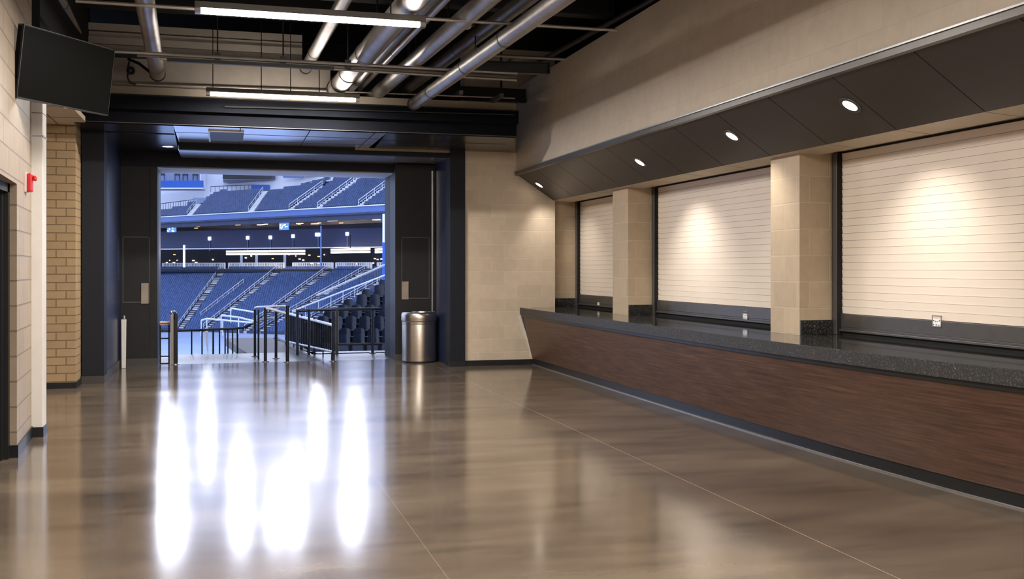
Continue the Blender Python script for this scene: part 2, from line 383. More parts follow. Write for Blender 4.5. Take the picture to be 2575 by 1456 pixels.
# end returns of the leaves (lit by the stadium)
struct('trim_1', B().box(2.705, 2.75, 17.25, 17.85, 0, 3.1), plain('slate_paint', (38, 42, 52), .6, 0, .25), label='grey blue end face of the right door pocket')
struct('trim_2', B().box(-1.2, -.975, 17.25, 17.8, 0, 3.1), M['navy_blue'], label='end face of the left door pocket')
# lintel over the opening
b = B(); b.box(-1.5, 3.4, 16.86, 17.25, 3.08, 3.42)
ln = struct('lintel', b, M['navy'], label='dark lintel over the stadium opening')
obj('soffit_plate', B().box(-.975, 2.71, 17.0, 17.85, 3.06, 3.079), M['stad_wall'], ln)
struct('wall_outside', B().box(-14, -1.0, 17.27, 17.5, 0, 12).box(2.76, 14, 17.27, 17.5, 0, 12).box(-1.0, 2.76, 17.27, 17.5, 3.1, 12), M['navy'], label='outer face of the concourse wall toward the seating bowl')
# vestibule ceiling: dark gloss part, grey-white panel part, splayed toward the bulkhead end
ZC = 3.3
def ceil_piece(x0, x1a, x1b, y0, y1, z, t=.05):
    bb = B(); bb.hexa([(x0, y0, z), (x1a, y0, z), (x1b, y1, z), (x0, y1, z), (x0, y0, z + t), (x1a, y0, z + t), (x1b, y1, z + t), (x0, y1, z + t)]); return bb
v1 = struct('ceiling_vestibule_dark', ceil_piece(-1.76, -.6, -.66, 13.7, 16.9, ZC - .005), M['ceil_dark'], label='dark glossy ceiling panel over the left of the vestibule')
b = B(); b.box(-1.76, -.62, 14.5, 14.56, ZC - .012, ZC - .004); obj('slot', b, M['seam'], v1)
v2 = struct('ceiling_vestibule', ceil_piece(-.6, 2.1, 2.2, 13.7, 15.75, ZC), M['ceil_tile'], label='pale panel ceiling of the vestibule, lit blue from the stadium')
b = B()
for y in (14.35, 15.1): b.box(-.6, 2.1, y - .005, y + .005, ZC - .003, ZC + .002)
for x in (.22, 1.1, 1.95): b.box(x - .005, x + .005, 13.7, 15.75, ZC - .003, ZC + .002)
obj('joint', b, M['seam'], v2)
v3 = struct('ceiling_vestibule_right', ceil_piece(2.1, 3.87, 4.4, 13.7, 15.47, ZC), M['ceil_dark'], label='dark glossy ceiling panel over the right of the vestibule')
b = B(); b.box(2.1, 3.95, 14.45, 14.458, ZC - .003, ZC + .002); b.box(3.0, 3.008, 13.7, 15.47, ZC - .003, ZC + .002); obj('joint', b, M['seam'], v3)
struct('ceiling_vestibule_inner', B().box(-.62, 3.4, 15.6, 16.86, ZC - .08, ZC - .03), M['ceil_tile'], label='lower inner ceiling strip in front of the lintel')
struct('trim_3', B().box(-.6, 3.57, 15.48, 15.6, ZC - .1, ZC - .005), M['navy'], label='navy header strip of the portal')
struct('trim_4', B().box(1.9, 3.57, 15.44, 15.48, ZC - .035, ZC - .002), M['taupe_light'], label='thin tan strip above the portal header')
# access panel on the ceiling
ap = thing('ceiling_access_panel', (.15, 14.6, ZC), 'grey square access panel hanging slightly open in the blue-lit ceiling', 'access panel')
P = [at_z(529, 344, ZC - .012), at_z(612, 344, ZC - .012), at_z(598, 366, ZC - .012), at_z(516, 366, ZC - .012)]
x0, x1 = P[0].x, P[1].x; y0, y1 = 14.02, 15.05
obj('panel', B().box(x0, x1, y0, y1, ZC - .014, ZC - .002), M['ceil_grey'], ap)
b = B(); b.box(x0 - .02, x0, y0, y1, ZC - .03, ZC - .001); b.box(x0, x1, y0 - .02, y0, ZC - .022, ZC - .001); obj('frame', b, M['alu'], ap)

# ---- beam over the vestibule and upper wall
bm_ = struct('beam', B().box(-1.63, 3.87, 13.6, 13.72, 3.3, 3.46).box(-1.63, 3.87, 13.5, 13.72, 3.46, 3.63), plain('black_navy_beam_paint', (13, 14, 19), .9, 0, .08), label='black navy stepped beam across the concourse above the portal')
obj('edge_strip', B().box(-1.63, 3.87, 13.595, 13.6, 3.3, 3.308), M['grey_base'], bm_)
obj('top_strip', B().box(-1.63, 3.87, 13.49, 13.72, 3.63, 3.645), M['seam'], bm_)
b = B(); b.box(-2.65, 3.87, 13.62, 13.8, 3.645, 3.76)
struct('wall_upper_strip', b, M['taupe_light'], label='tan strip of wall just above the navy beam')
b = B(); b.box(-2.65, 1.36, 13.7, 13.8, 3.77, 4.16)
for z, t in ((4.2, .05), (4.29, .02), (4.36, .06), (4.46, .03)): b.box(-2.65, 1.0, 13.7 + t, 13.85, z, z + .085)
struct('wall_upper', b, M['taupe'], label='taupe metal siding above the beam')
b = B()
b.box(-2.65, 1.9, 12.9, 13.15, 4.58, 4.62); b.box(-2.65, 1.9, 12.98, 13.07, 4.62, CZ)
struct('roof_beam', b, M['black_steel'])
for i, y in enumerate((6.6, 9.7, 11.7)):
    b = B(); b.box(-2.6, 4.5, y - .09, y + .09, 4.52, 4.55); b.box(-2.6, 4.5, y - .012, y + .012, 4.55, CZ)
    tag(obj('roof_joist', b, M['black_steel']), ['black steel joist over the near part of the concourse', 'black steel joist above the first strip light', 'black steel joist just beyond the cable tray'][i], 'joist', 'ceiling joists')
b = B(); b.box(-2.3, 2.4, 9.9, 11.5, 4.55, 4.6)
struct('ceiling_deck', b, plain('dark_metal_deck', (70, 63, 58), .35, .4), label='dark reflective deck plate in the ceiling above the first strip light')

# ---- right side: bulkhead, soffit, pillars
YF = 15.46
b = B(); b.box(4.40, 4.62, -7, YF, 2.97, 4.3)
struct('wall_bulkhead', b, M['bulk_block'], label='long tan block bulkhead above the concession counter')
struct('wall_right_void', B().box(6.6, 6.8, -7, 16, 0, CZ).box(4.7, 6.8, -7, YF, 4.3, 4.4), M['ceil_black'])
tr = struct('trim_5', B().box(4.372, 4.44, -7, YF + .002, 2.945, 2.995), M['alu_dark'], label='grey metal edge trim under the tan bulkhead')
obj('flange', B().box(4.355, 4.402, -7, YF + .004, 2.993, 3.006), M['alu'], tr)
# sloping soffit panels
SA, SB = V((4.43, 0, 2.945)), V((5.0, 0, 2.565)); SN = V((-(SB.z - SA.z), 0, SB.x - SA.x)).normalized()
if SN.z < 0: SN = -SN
b = B(); ys = [YF - k * .955 for k in range(0, 24)]
for a0, a1 in zip(ys, ys[1:]):
    p = [(SA.x, a1 + .005, SA.z), (SB.x, a1 + .005, SB.z), (SB.x, a0 - .005, SB.z), (SA.x, a0 - .005, SA.z)]
    b.hexa([V(q) for q in p] + [V(q) + SN * .03 for q in p])
so = struct('ceiling_soffit', b, M['soffit'], label='sloping charcoal soffit panels with round downlights')
b = B(); p = [(SA.x, -7, SA.z), (SB.x, -7, SB.z), (SB.x, YF, SB.z), (SA.x, YF, SA.z)]; b.hexa([V(q) + SN * .028 for q in p] + [V(q) + SN * .05 for q in p]); obj('backing', b, M['seam'], so)
b = B(); ZS = 2.545
b.hexa([(5.0, -7, 2.565), (5.3, -7, ZS), (5.3, YF + .3, ZS), (5.0, YF + .3, 2.565), (5.0, -7, 2.6), (5.3, -7, 2.6), (5.3, YF + .3, 2.6), (5.0, YF + .3, 2.6)])
b.box(5.3, 5.62, -7, YF + .3, 2.575, 2.62)
sg = struct('ceiling_counter', b, M['ceil_beige'], label='beige ceiling strip over the counter in front of the shutters')
b = B()
for a in ys: b.hexa([(5.0, a - .003, 2.5635), (5.3, a - .003, ZS - .0015), (5.3, a + .003, ZS - .0015), (5.0, a + .003, 2.5635), (5.0, a - .003, 2.57), (5.3, a - .003, 2.55), (5.3, a + .003, 2.55), (5.0, a + .003, 2.57)])
obj('joint', b, M['shutter_gap'], sg)
CT = .89   # counter top height
XP, XS = 5.1, 5.48   # pillar front plane, shutter plane
def pillar(name, y0, y1, label, x0=XP):
    bb = B(); bb.box(x0, 5.7, y0, y1, 0, 2.62)
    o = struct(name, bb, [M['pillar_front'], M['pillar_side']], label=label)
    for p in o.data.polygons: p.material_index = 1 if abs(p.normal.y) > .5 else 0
    return o
pillar('pillar_1', 12.6, 13.15, 'tan block pillar between the two far shutters')
pillar('pillar_2', 8.43, 8.95, 'tan block pillar between the middle and the near shutter')
pillar('pillar_3', 3.6, 4.1, 'tan block pillar at the near end of the near shutter')
pillar('pillar_4', YF + .2, 16.2, 'narrow tan block pier in the far corner of the counter', 5.03)
struct('wall_right', B().box(5.3, 5.5, -7, 3.6, 0, 2.62).box(5.62, 5.7, 3.6, 16, 0, 2.62), M['side_block'], label='tan block wall behind the shutters')

# ---- shutters
def shutter(y0, y1, label, tagpx):
    t = thing('roller_shutter', (XS, (y0 + y1) / 2, CT), label, 'roller shutter', 'concession roller shutters')
    b = B(); z = 1.085; h = .0668; k = 0; x = XS
    while z < 2.53:
        z1 = min(z + h, 2.555)
        b.cur = 0
        b.hexa([(x + .006, y0, z + .002), (x + .03, y0, z + .002), (x + .03, y1, z + .002), (x + .006, y1, z + .002), (x, y0, z1 - .002), (x + .03, y0, z1 - .002), (x + .03, y1, z1 - .002), (x, y1, z1 - .002)])
        b.cur = 1; b.box(x + .006, x + .028, y0, y1, z1 - .002, z1 + .002)
        z += h
    obj('curtain', b, [M['shutter'], M['shutter_gap']], t)
    obj('hood', B().box(x + .012, x + .12, y0, y1, 2.553, 2.575), M['seam'], t)
    obj('bottom_bar', B().box(x - .012, x + .03, y0 + .002, y1 - .002, .965, 1.083), M['alu_dark'], t, .003)
    b = B(); b.box(x - .03, x + .02, y0 + .01, y1 - .01, .925, .945); b.box(x - .008, x + .02, y0 + .01, y1 - .01, .945, .965); obj('lift_rail', b, M['alu_dark'], t, .003)
    obj('bottom_seal', B().box(x, x + .02, y0, y1, CT, .925), M['seam'], t)
    for ya, s in ((y0, 1), (y1, -1)):
        b = B(); ya2 = ya + s * .075; lo, hi = min(ya, ya2), max(ya, ya2)
        b.box(x - .05, x + .05, lo, hi, CT + .001, 2.56)
        g = obj('guide', b, M['alu_dark'], t, .003)
        obj('gasket', B().box(x - .046, x + .04, *(sorted((ya2, ya2 + s * .012))), CT + .001, 2.55), M['seam'], t)
    if tagpx:
        p = at_x(tagpx[0], tagpx[1], x - .0125); w, hh = tagpx[2], tagpx[3]
        b = B(); f = .005; xx = x - .016
        b.box(xx, x - .01, p.y - w, p.y + w, p.z + hh - f, p.z + hh); b.box(xx, x - .01, p.y - w, p.y + w, p.z - hh, p.z - hh + f); b.box(xx, x - .01, p.y - w, p.y - w + f, p.z - hh, p.z + hh); b.box(xx, x - .01, p.y + w - f, p.y + w, p.z - hh, p.z + hh)
        fr = obj('label_frame', b, M['alu'], t)
        obj('label_card', B().box(x - .015, x - .0125, p.y - w * .84, p.y + w * .84, p.z - hh * .84, p.z + hh * .38), M['tag'], fr)
        b = B(); xi = x - .0165
        for (u, v, du, dv) in ((.62, .2, .1, .1), (-.6, .22, .09, .1), (.66, -.5, .09, .1), (.05, -.52, .16, .07), (-.5, -.55, .07, .09), (.2, .05, .05, .12), (-.15, .05, .07, .06)):
            b.box(xi, x - .0149, p.y + (u - du) * w, p.y + (u + du) * w, p.z + (v - .2 - dv) * hh + .1 * hh, p.z + (v - .2 + dv) * hh + .1 * hh)
        obj('label_marks', b, M['ink'], fr)
    return t
shutter(13.16, YF + .19, 'narrowest cream roller shutter, farthest down the counter', (1505, 763, .05, .04))
shutter(8.96, 12.59, 'cream roller shutter between the two tan pillars', (1874, 793, .055, .045))
shutter(4.11, 8.42, 'widest cream roller shutter, nearest along the counter', (2356, 808, .055, .046))

# ---- counter
FE = [(15.45, 4.45), (13, 4.432), (11, 4.42), (9.5, 4.42), (8, 4.43), (7.2, 4.452), (6.5, 4.488), (5.8, 4.54), (5.14, 4.61), (4.4, 4.70), (3.4, 4.83)]
TE = [(15.45, 4.66), (13, 4.648), (11, 4.64), (9.5, 4.64), (8, 4.648), (7.2, 4.66), (6.5, 4.69), (5.8, 4.735), (5.14, 4.80), (4.4, 4.88), (3.4, 5.0)]
def strip(prof):  # prof(i) -> closed list of (x, z); extruded along the counter line
    b = B(); n = None; rings = []
    for i in range(len(FE)):
        pts = prof(i); n = len(pts); rings.append(len(b.v)); b.v += [(x, FE[i][0], z) for x, z in pts]
    for a, c in zip(rings, rings[1:]):
        for j in range(n): b.f.append((a + j, a + (j + 1) % n, c + (j + 1) % n, c + j)); b.mi.append(0)
    b.f.append(tuple(rings[0] + j for j in range(n))); b.f.append(tuple(rings[-1] + j for j in reversed(range(n)))); b.mi += [0, 0]
    return b
ct = thing('countertop', (4.9, 9, CT - .13), 'long black granite concession countertop with polished top', 'countertop')
obj('slab', strip(lambda i: [(FE[i][1] + .004, CT - .012), (FE[i][1] + .004, CT), (5.09, CT), (5.09, CT - .012)]), M['granite'], ct)
b = B()
for y0, y1 in ((4.11, 8.42), (8.96, 12.59), (13.16, YF + .19)): b.box(5.09, 5.6, y0, y1, CT - .012, CT)
obj('bay_slab', b, M['granite'], ct)
obj('front_edge', strip(lambda i: [(FE[i][1], CT - .105), (FE[i][1], CT - .004), (FE[i][1] + .004, CT - .0005), (FE[i][1] + .05, CT - .012), (FE[i][1] + .05, CT - .105)]), M['granite_edge'], ct)
obj('recess_shadow', strip(lambda i: [(FE[i][1] + .022, CT - .14), (FE[i][1] + .022, CT - .105), (5.08, CT - .105), (5.08, CT - .14)]), M['black_base'], ct)  # black strip puts the shadow of the recess into the colour
cf = thing('counter_base', (4.9, 9, 0), 'sloping brown wood veneer counter front on a black toe kick', 'counter')
obj('wood_panel', strip(lambda i: [(FE[i][1] + .035, CT - .14), (TE[i][1] - .012, .1), (TE[i][1] + .05, .1), (FE[i][1] + .09, CT - .14)]), M['wood'], cf)
obj('toe_kick', strip(lambda i: [(TE[i][1], 0), (TE[i][1] + .0, .1), (TE[i][1] + .08, .1), (TE[i][1] + .08, 0)]), M['black_base'], cf)
obj('floor_strip', strip(lambda i: [(TE[i][1] - .014, 0), (TE[i][1] - .014, .008), (TE[i][1], .012), (TE[i][1], 0)]), M['alu'], cf)
struct('trim_6', B().hexa([(4.425, 15.44, .76), (4.46, 15.44, .76), (4.68, 15.44, .1), (4.65, 15.44, .1), (4.425, 15.47, .76), (4.46, 15.47, .76), (4.68, 15.47, .1), (4.65, 15.47, .1)]), M['white_paint'], label='pale caulk line where the counter meets the wall')
def backsplash(x0, x1, y, label):
    tag(obj('backsplash', B().box(x0, x1, y - .02, y, CT, CT + .135), M['granite'], None, .002), label, 'backsplash', 'granite backsplash pieces')
backsplash(5.045, 5.42, YF + .2, 'black granite backsplash block on the far corner pier')
backsplash(5.105, 5.425, 12.6, 'black granite backsplash on the pillar between the far and middle shutters')
backsplash(5.105, 5.425, 8.43, 'black granite backsplash on the pillar beside the widest shutter')

# ---- soffit downlights
DL = [(2138, 265), (1841, 342), (1609, 408), (1356, 465)]
names = ['round downlight in the charcoal soffit, first before the widest shutter', 'second round soffit downlight, between widest and middle shutters', 'third round soffit downlight, before the middle shutter', 'smallest round soffit downlight at the far end by the cream wall']
pts = [at_plane(px, py, SA, SN) for px, py in DL]
extra = [V((pts[0].x, y, pts[0].z)) for y in (4.0, 1.6, -1.0)]
def downlight(p, n, label, group, target, power, r=.062):
    p = V(p); n = V(n)
    t = thing('downlight', p, label, 'downlight', group)
    b = B(); e = n.orthogonal().normalized(); g = n.cross(e); k = 28
    def ring(rr, h): return [p + n * h + e * (rr * math.cos(2 * math.pi * j / k)) + g * (rr * math.sin(2 * math.pi * j / k)) for j in range(k)]
    R = [ring(r * 1.5, -.001), ring(r * 1.47, -.006), ring(r * 1.02, -.006), ring(r, .0)]
    for q in R: b.v += [tuple(x) for x in q]
    for i in range(3):
        for j in range(k): b.f.append((i * k + j, i * k + (j + 1) % k, (i + 1) * k + (j + 1) % k, (i + 1) * k + j)); b.mi.append(0)
    obj('trim_ring', b, M['alu_dark'], t)
    obj('lens', B().disc(p - n * .003, n, r), M['downlamp'], t)
    spot('lamp', p - V((0, 0, .05)), target, power, 100, 1.0, .06, parent=t)
    return t
SP = 112
for p, nm in zip(pts, names): downlight(p, SN, nm, 'soffit downlights', (5.46, p.y, .35), SP * (.4 if p.y > 13 else .35 if 8.3 < p.y < 9.1 else 1))
for p in extra:
    l = downlight(p, SN, 'soffit downlight behind the viewer', 'soffit downlights', (5.46, p.y, .35), SP * (.4 if p.y > 13 else .35 if 8.3 < p.y < 9.1 else 1))
pv = at_z(422, 368, ZC - .006)
downlight((pv.x, pv.y, ZC - .006), (0, 0, 1), 'single downlight in the dark ceiling of the vestibule', None, (pv.x, pv.y, 0), 25, .075)

# ---- strip lights
LP_ = 185
def strip_light(x0, x1, y, z, label, power, rods, group='hanging strip lights'):
    t = thing('strip_light', ((x0 + x1) / 2, y, z), label, 'strip light', group)
    obj('housing', B().box(x0, x1, y - .04, y + .04, z + .03, z + .085), M['alu_dark'], t, .004)
    obj('diffuser', B().box(x0 + .05, x1 - .05, y - .03, y + .03, z - .008, z + .03), M['lamp'], t, .004)
    for a, c in ((x0, x0 + .05), (x1 - .05, x1)): obj('end_cap', B().box(a, c, y - .034, y + .034, z - .012, z + .03), M['alu'], t, .003)
    for x in rods: obj('hanger_rod', B().tube([(x, y, z + .085), (x, y, CZ)], .006, 6), M['black_steel'], t)
    area('lamp', ((x0 + x1) / 2, y, z - .015), ((x0 + x1) / 2, y, 0), x1 - x0 - .1, .06, power, parent=t)
    return t
a, c = at_z(490, 35, 3.6), at_z(1073, 62, 3.6); yn = (a.y + c.y) / 2
strip_light(a.x, c.x, yn, 3.6, 'longer-looking bright strip light under the pipes, nearest', LP_, (a.x + .3, c.x - .3))
a, c = at_z(518, 238, 3.6), at_z(904, 254, 3.6); yf = (a.y + c.y) / 2
strip_light(a.x, c.x, yf, 3.6, 'strip light hung low in front of the navy beam', LP_, (a.x + .08, a.x + .65, a.x + 1.0, a.x + 1.35))
for y in (4.6, .6, -3.4): strip_light(-.3, 1.6, y, 3.6, 'strip light over the concourse behind the viewer', LP_ * .6, (0, 1.3))
# extra strip lights added out of frame to brighten the counter side
for y in (1.0, -3.0): strip_light(2.4, 4.2, y, 3.9, 'added unseen strip light near the bulkhead behind the viewer', LP_, (2.7, 3.9))

# ---- pipes and conduits in the ceiling
def pipe(pend, ptop, Yend, r, label, mat='galv', group=None, collars=(), name='duct_pipe'):
    e = at_y(*pend, Yend); q = at_z(*ptop, e.z); d = (q - e).normalized(); far = e; near = e + d * 14.0
    t = thing(name, e, label, 'pipe', group)
    obj('run', B().tube([far, near], r, 20), M[mat], t)
    for cc in collars:
        p = e + d * cc; obj('collar', B().tube([p, p + d * .035], r * 1.06, 20), M['alu_dark'], t)
    obj('end_cap', B().tube([e - d * .0, e + d * .05], r * 1.1, 20), M['black_steel'], t)
    for cc in (3.0, 6.0): p = e + d * cc; obj('hanger_rod', B().tube([(p.x, p.y, p.z + r * .9), (p.x, p.y, CZ)], .008, 6), M['black_steel'], t)
    return t
G = 'silver pipes under the black ceiling'
pipe((196, 92), (151, 0), 13.3, .062, 'thin silver pipe running behind the television', 'galv', G, (1.6,))
pipe((396, 186), (364, 0), 13.45, .088, 'silver pipe between the television and the strip lights, dropping straight back', 'galv', G, (.5,))
pipe((768, 172), (865, 0), 13.5, .07, 'silver pipe crossing above the middle of the first strip light', 'galv', G, (1.0,))
pipe((844, 224), (1028, 8), 13.5, .112, 'thickest silver pipe, passing behind the far end of the first strip light', 'galv', G, (.4, 1.1, 2.3))
pipe((880, 226), (1083, 0), 13.7, .05, 'slim dull pipe hugging the thickest pipe', 'galv_dark', G)
pipe((905, 222), (1118, 0), 14.0, .04, 'thin pipe between the thickest pipe and its wider neighbour', 'galv', G, (2.4,))
pipe((925, 254), (1205, 14), 14.4, .088, 'third thick silver pipe counted from the bulkhead', 'galv', G, (.12,))
pipe((991, 247), (1298, 16), 14.6, .075, 'dull pipe second from the bulkhead', 'galv_dark', G, (.1, 3.4))
pipe((1040, 262), (1388, 12), 13.3, .078, 'silver pipe with ring joints, lowest and closest to the tan bulkhead', 'galv', G, (.1, 1.0, 2.6, 4.0))
pipe((1330, 170), (1640, 0), 14.6, .035, 'thin sprinkler pipe along the top of the tan bulkhead', 'galv_dark', G)
def conduit(ptsx, r, label, mat='galv', cat='conduit', name='conduit', group='ceiling conduits', n=8):
    return tag(obj(name, B().tube(ptsx, r, n), M[mat]), label, cat, group)
z = 3.76
conduit([at_z(190, 2, z), at_z(490, 22, z), at_z(1075, 47, z), at_z(1550, 76, z)], .016, 'long conduit running over the first strip light to the bulkhead')
z = 4.0
conduit([at_z(1225, 138, z), at_z(1420, 149, z)], .018, 'short cross conduit behind the lowest pipe near the bulkhead')
tr_ = thing('cable_tray', at_z(560, 150, 3.7), 'two-rail steel cable tray crossing under the thick pipes', 'cable tray')
a, c = at_z(288, 129, 3.72), at_z(1300, 184, 3.72)
a2, c2 = at_z(400, 141, 3.70), at_z(1300, 196, 3.70)
obj('rail', B().tube([a, c], .017, 8), M['galv'], tr_); obj('rail', B().tube([a2 + V((0, .02, -.02)), c2 + V((0, .02, -.02))], .017, 8), M['galv'], tr_)
obj('channel', B().bar((a + a2) / 2 + V((0, .03, 0)), (c + c2) / 2 + V((0, .03, 0)), .02, .05), M['alu_dark'], tr_)
obj('under_channel', B().bar(at_z(420, 150, 3.64), at_z(840, 172, 3.64), .05, .035), M['black_steel'], tr_)
for px in (547, 712, 875):
    p = at_z(px, 145 + (px - 547) * .055, 3.72)
    obj('hanger', B().tube([p, (p.x, p.y, CZ)], .009, 6).box(p.x - .03, p.x + .03, p.y - .03, p.y + .03, p.z - .06, p.z + .05), M['black_steel'], tr_)
b = B(); p0, p1 = at_z(1165, 180, 3.75), at_z(1378, 186, 3.75)
b.bar(p0, p1, .1, .012); b.bar(p0 + V((0, 0, .12)), p1 + V((0, 0, .12)), .1, .012); b.bar(p0 + V((0, 0, .06)), p1 + V((0, 0, .06)), .012, .11); b.bar(p1 + V((-.006, 0, .06)), p1 + V((.006, 0, .06)), .12, .14)
tag(obj('steel_beam', b, M['black_steel']), 'short black steel beam with end plate reaching the bulkhead', 'beam')
z = 3.66
conduit([at_y(342, 212, 13.55), at_y(900, 232, 13.55), at_y(1295, 247, 13.55)], .011, 'thin conduit along the taupe wall above the strip light by the beam')
conduit([at_y(565, 300 - 32, 13.47), at_y(1295, 288, 13.47)], .012, 'thin dark conduit along the top of the navy beam', 'black_steel')
q = at_y(329, 178, 13.5)
cm = thing('ceiling_speaker', q, 'small black round speaker on a bent conduit by the silver pipe', 'speaker')
obj('body', B().tube([q + V((0, .05, 0)), q, q + V((0, -.03, 0))], [.03, .052, .05], 20), M['bezel'], cm)
obj('cone', B().tube([q + V((0, -.03, 0)), q + V((.0, -.045, 0))], [.02, .012], 14), M['alu_dark'], cm)
obj('conduit_bend', B().tube([at_y(326, 152, 13.52), at_y(322, 168, 13.54), at_y(321, 195, 13.54), at_y(327, 208, 13.54), at_y(342, 212, 13.55)], .011, 8), M['black_steel'], cm)
obj('arm', B().tube([at_y(322, 148, 13.5), at_y(350, 160, 13.45), at_y(378, 182, 13.4)], .018, 8), M['black_steel'], cm)
# wall ledge pipe / dark ledger
tag(obj('ledger_angle', B().box(-2.4, 1.3, 13.66, 13.7, 4.12, 4.2), M['black_steel']), 'black ledger angle along the taupe siding', 'steel angle')
# cross struts near the bulkhead
for i, (p, q, Y) in enumerate((((1240, 190), (1290, 150), 14.2), ((1120, 255), (1160, 232), 14.6), ((1210, 272), (1262, 240), 14.3))):
    b = B(); b.bar(at_y(*p, Y), at_y(*q, Y - 1.2), .05, .05)
    tag(obj('steel_brace', b, M['galv_dark']), ['steel brace below the black beam end plate', 'small brace stub above the navy beam', 'steel brace reaching the bulkhead corner'][i], 'brace', 'small ceiling braces')
b = B(); b.box(2.2, 4.4, 14.9, 15.0, 4.0, 4.04); b.box(2.2, 4.4, 14.94, 14.96, 4.04, 4.2); b.box(2.6, 2.63, 14.94, 14.96, 4.2, CZ); b.box(4.0, 4.03, 14.94, 14.96, 4.2, CZ)
tag(obj('steel_channel', b, M['black_steel']), 'black steel channel in the void above the beam', 'beam')
q = at_z(1173, 65, 4.25)
cmr = thing('dome_camera', q, 'small round ceiling device with a bluish lens between the pipes', 'camera')
obj('body', B().tube([q + V((0, 0, .06)), q], [.09, .1], 20), M['black_steel'], cmr); obj('lens', B().lathe(q, [(.06, 0), (.05, -.025), (.025, -.04), (.002, -.045)], 20), M['lens_clear'], cmr)
obj('stem', B().tube([q + V((0, 0, .06)), (q.x, q.y, CZ)], .015, 8), M['black_steel'], cmr)

# ---- television
S = 1.03; tvc = V((-1.198 * S, 8.973 * S, EYE + 1.576 * S)); aa, tt, rr = .967, .131, .008
ex = V((math.cos(aa), math.sin(aa), 0)); n0 = V((math.sin(aa), -math.cos(aa), 0)); nn = n0 * math.cos(tt) - UP * math.sin(tt); ez = UP * math.cos(tt) + n0 * math.sin(tt)
W2, H2 = .515, .29
tv = thing('television', tvc - ez * H2, 'black flat television tilted on a bracket high on the tan block wall', 'television')
obj('cabinet', B().obox(tvc - nn * .03, ex, nn, ez, W2, .028, H2), M['bezel'], tv, .006)
obj('screen', B().obox(tvc + nn * .0, ex, nn, ez, W2 - .009, .003, H2 - .012), M['screen'], tv)
b = B()
b.obox(tvc + nn * .001, ex, nn, ez, W2, .004, .004); b.v = []; b.f = []; b.mi = []
b.obox(tvc + nn * .002 + ez * (H2 - .004), ex, nn, ez, W2, .004, .004); b.obox(tvc + nn * .002 - ez * (H2 - .006), ex, nn, ez, W2, .004, .006)
b.obox(tvc + nn * .002 + ex * (W2 - .003), ex, nn, ez, .003, .004, H2); b.obox(tvc + nn * .002 - ex * (W2 - .003), ex, nn, ez, .003, .004, H2)
obj('bezel', b, M['black_steel'], tv)
obj('sensor', B().obox(tvc + nn * .004 - ez * (H2 + .004) - ex * .0, ex, nn, ez, .02, .004, .005), M['alu_dark'], tv)
p = tvc - nn * .06; wy = 9.62; wp = V((lx(wy), wy, p.z))
b = B(); b.bar(p, wp, .05, .06); b.box(lx(wy) - .005, lx(wy) + .025, wy - .12, wy + .12, p.z - .15, p.z + .15); b.obox(p + nn * .01, ex, nn, ez, .18, .012, .15)
obj('wall_bracket', b, M['black_steel'], tv)
# ---- fire alarm strobe on the left wall
y = 9.52; x = lx(y)
fz = at_x(60, 457, x).z
fa = thing('fire_alarm', (x, y, fz - .09), 'red fire alarm strobe on the left block wall below the television', 'fire alarm')
obj('back_box', B().box(x - .002, x + .018, y - .065, y + .065, fz - .085, fz + .085), M['lens_clear'], fa, .004)
obj('housing', B().box(x + .018, x + .055, y - .045, y + .055, fz - .08, fz + .075), M['red'], fa, .01)
obj('strobe_lens', B().box(x + .055, x + .085, y + .0, y + .05, fz + .015, fz + .06), M['red'], fa, .012)

# ---- stainless bin
bx, by = 3.035, 16.38
bn = thing('trash_can', (bx, by, 0), 'round stainless steel bin by the dark door panel', 'trash can')
obj('body', B().lathe((bx, by, 0), [(.262, .02), (.272, .03), (.272, .60), (.27, .61)], 56), M['steel'], bn)
obj('collar', B().lathe((bx, by, 0), [(.27, .605), (.274, .61), (.274, .655), (.284, .665), (.286, .70), (.286, .76), (.272, .795), (.255, .805), (.235, .80), (.225, .775), (.222, .70), (.22, .5)], 56), M['steel'], bn)
obj('base_ring', B().lathe((bx, by, 0), [(.25, 0), (.268, 0), (.268, .022), (.25, .022)], 56), M['black_base'], bn)
obj('liner', B().lathe((bx, by, 0), [(.22, .5), (.218, .2), (.002, .19)], 40), M['black_base'], bn)
# ---- white post
wp_ = thing('post', (-1.43, 16.55, 0), 'short white post with a metal knob in the corner left of the open doors', 'post')
b = B(); b.hexa([(-1.463, 16.52, 0), (-1.403, 16.52, 0), (-1.403, 16.58, 0), (-1.463, 16.58, 0), (-1.468, 16.52, .735), (-1.395, 16.52, .735), (-1.395, 16.58, .735), (-1.468, 16.58, .735)])
obj('shaft', b, M['white_paint'], wp_, .006)
obj('knob', B().lathe((-1.43, 16.55, .735), [(.02, 0), (.032, .008), (.026, .02), (.026, .045), (.014, .062), (.001, .066)], 20), M['alu_dark'], wp_)

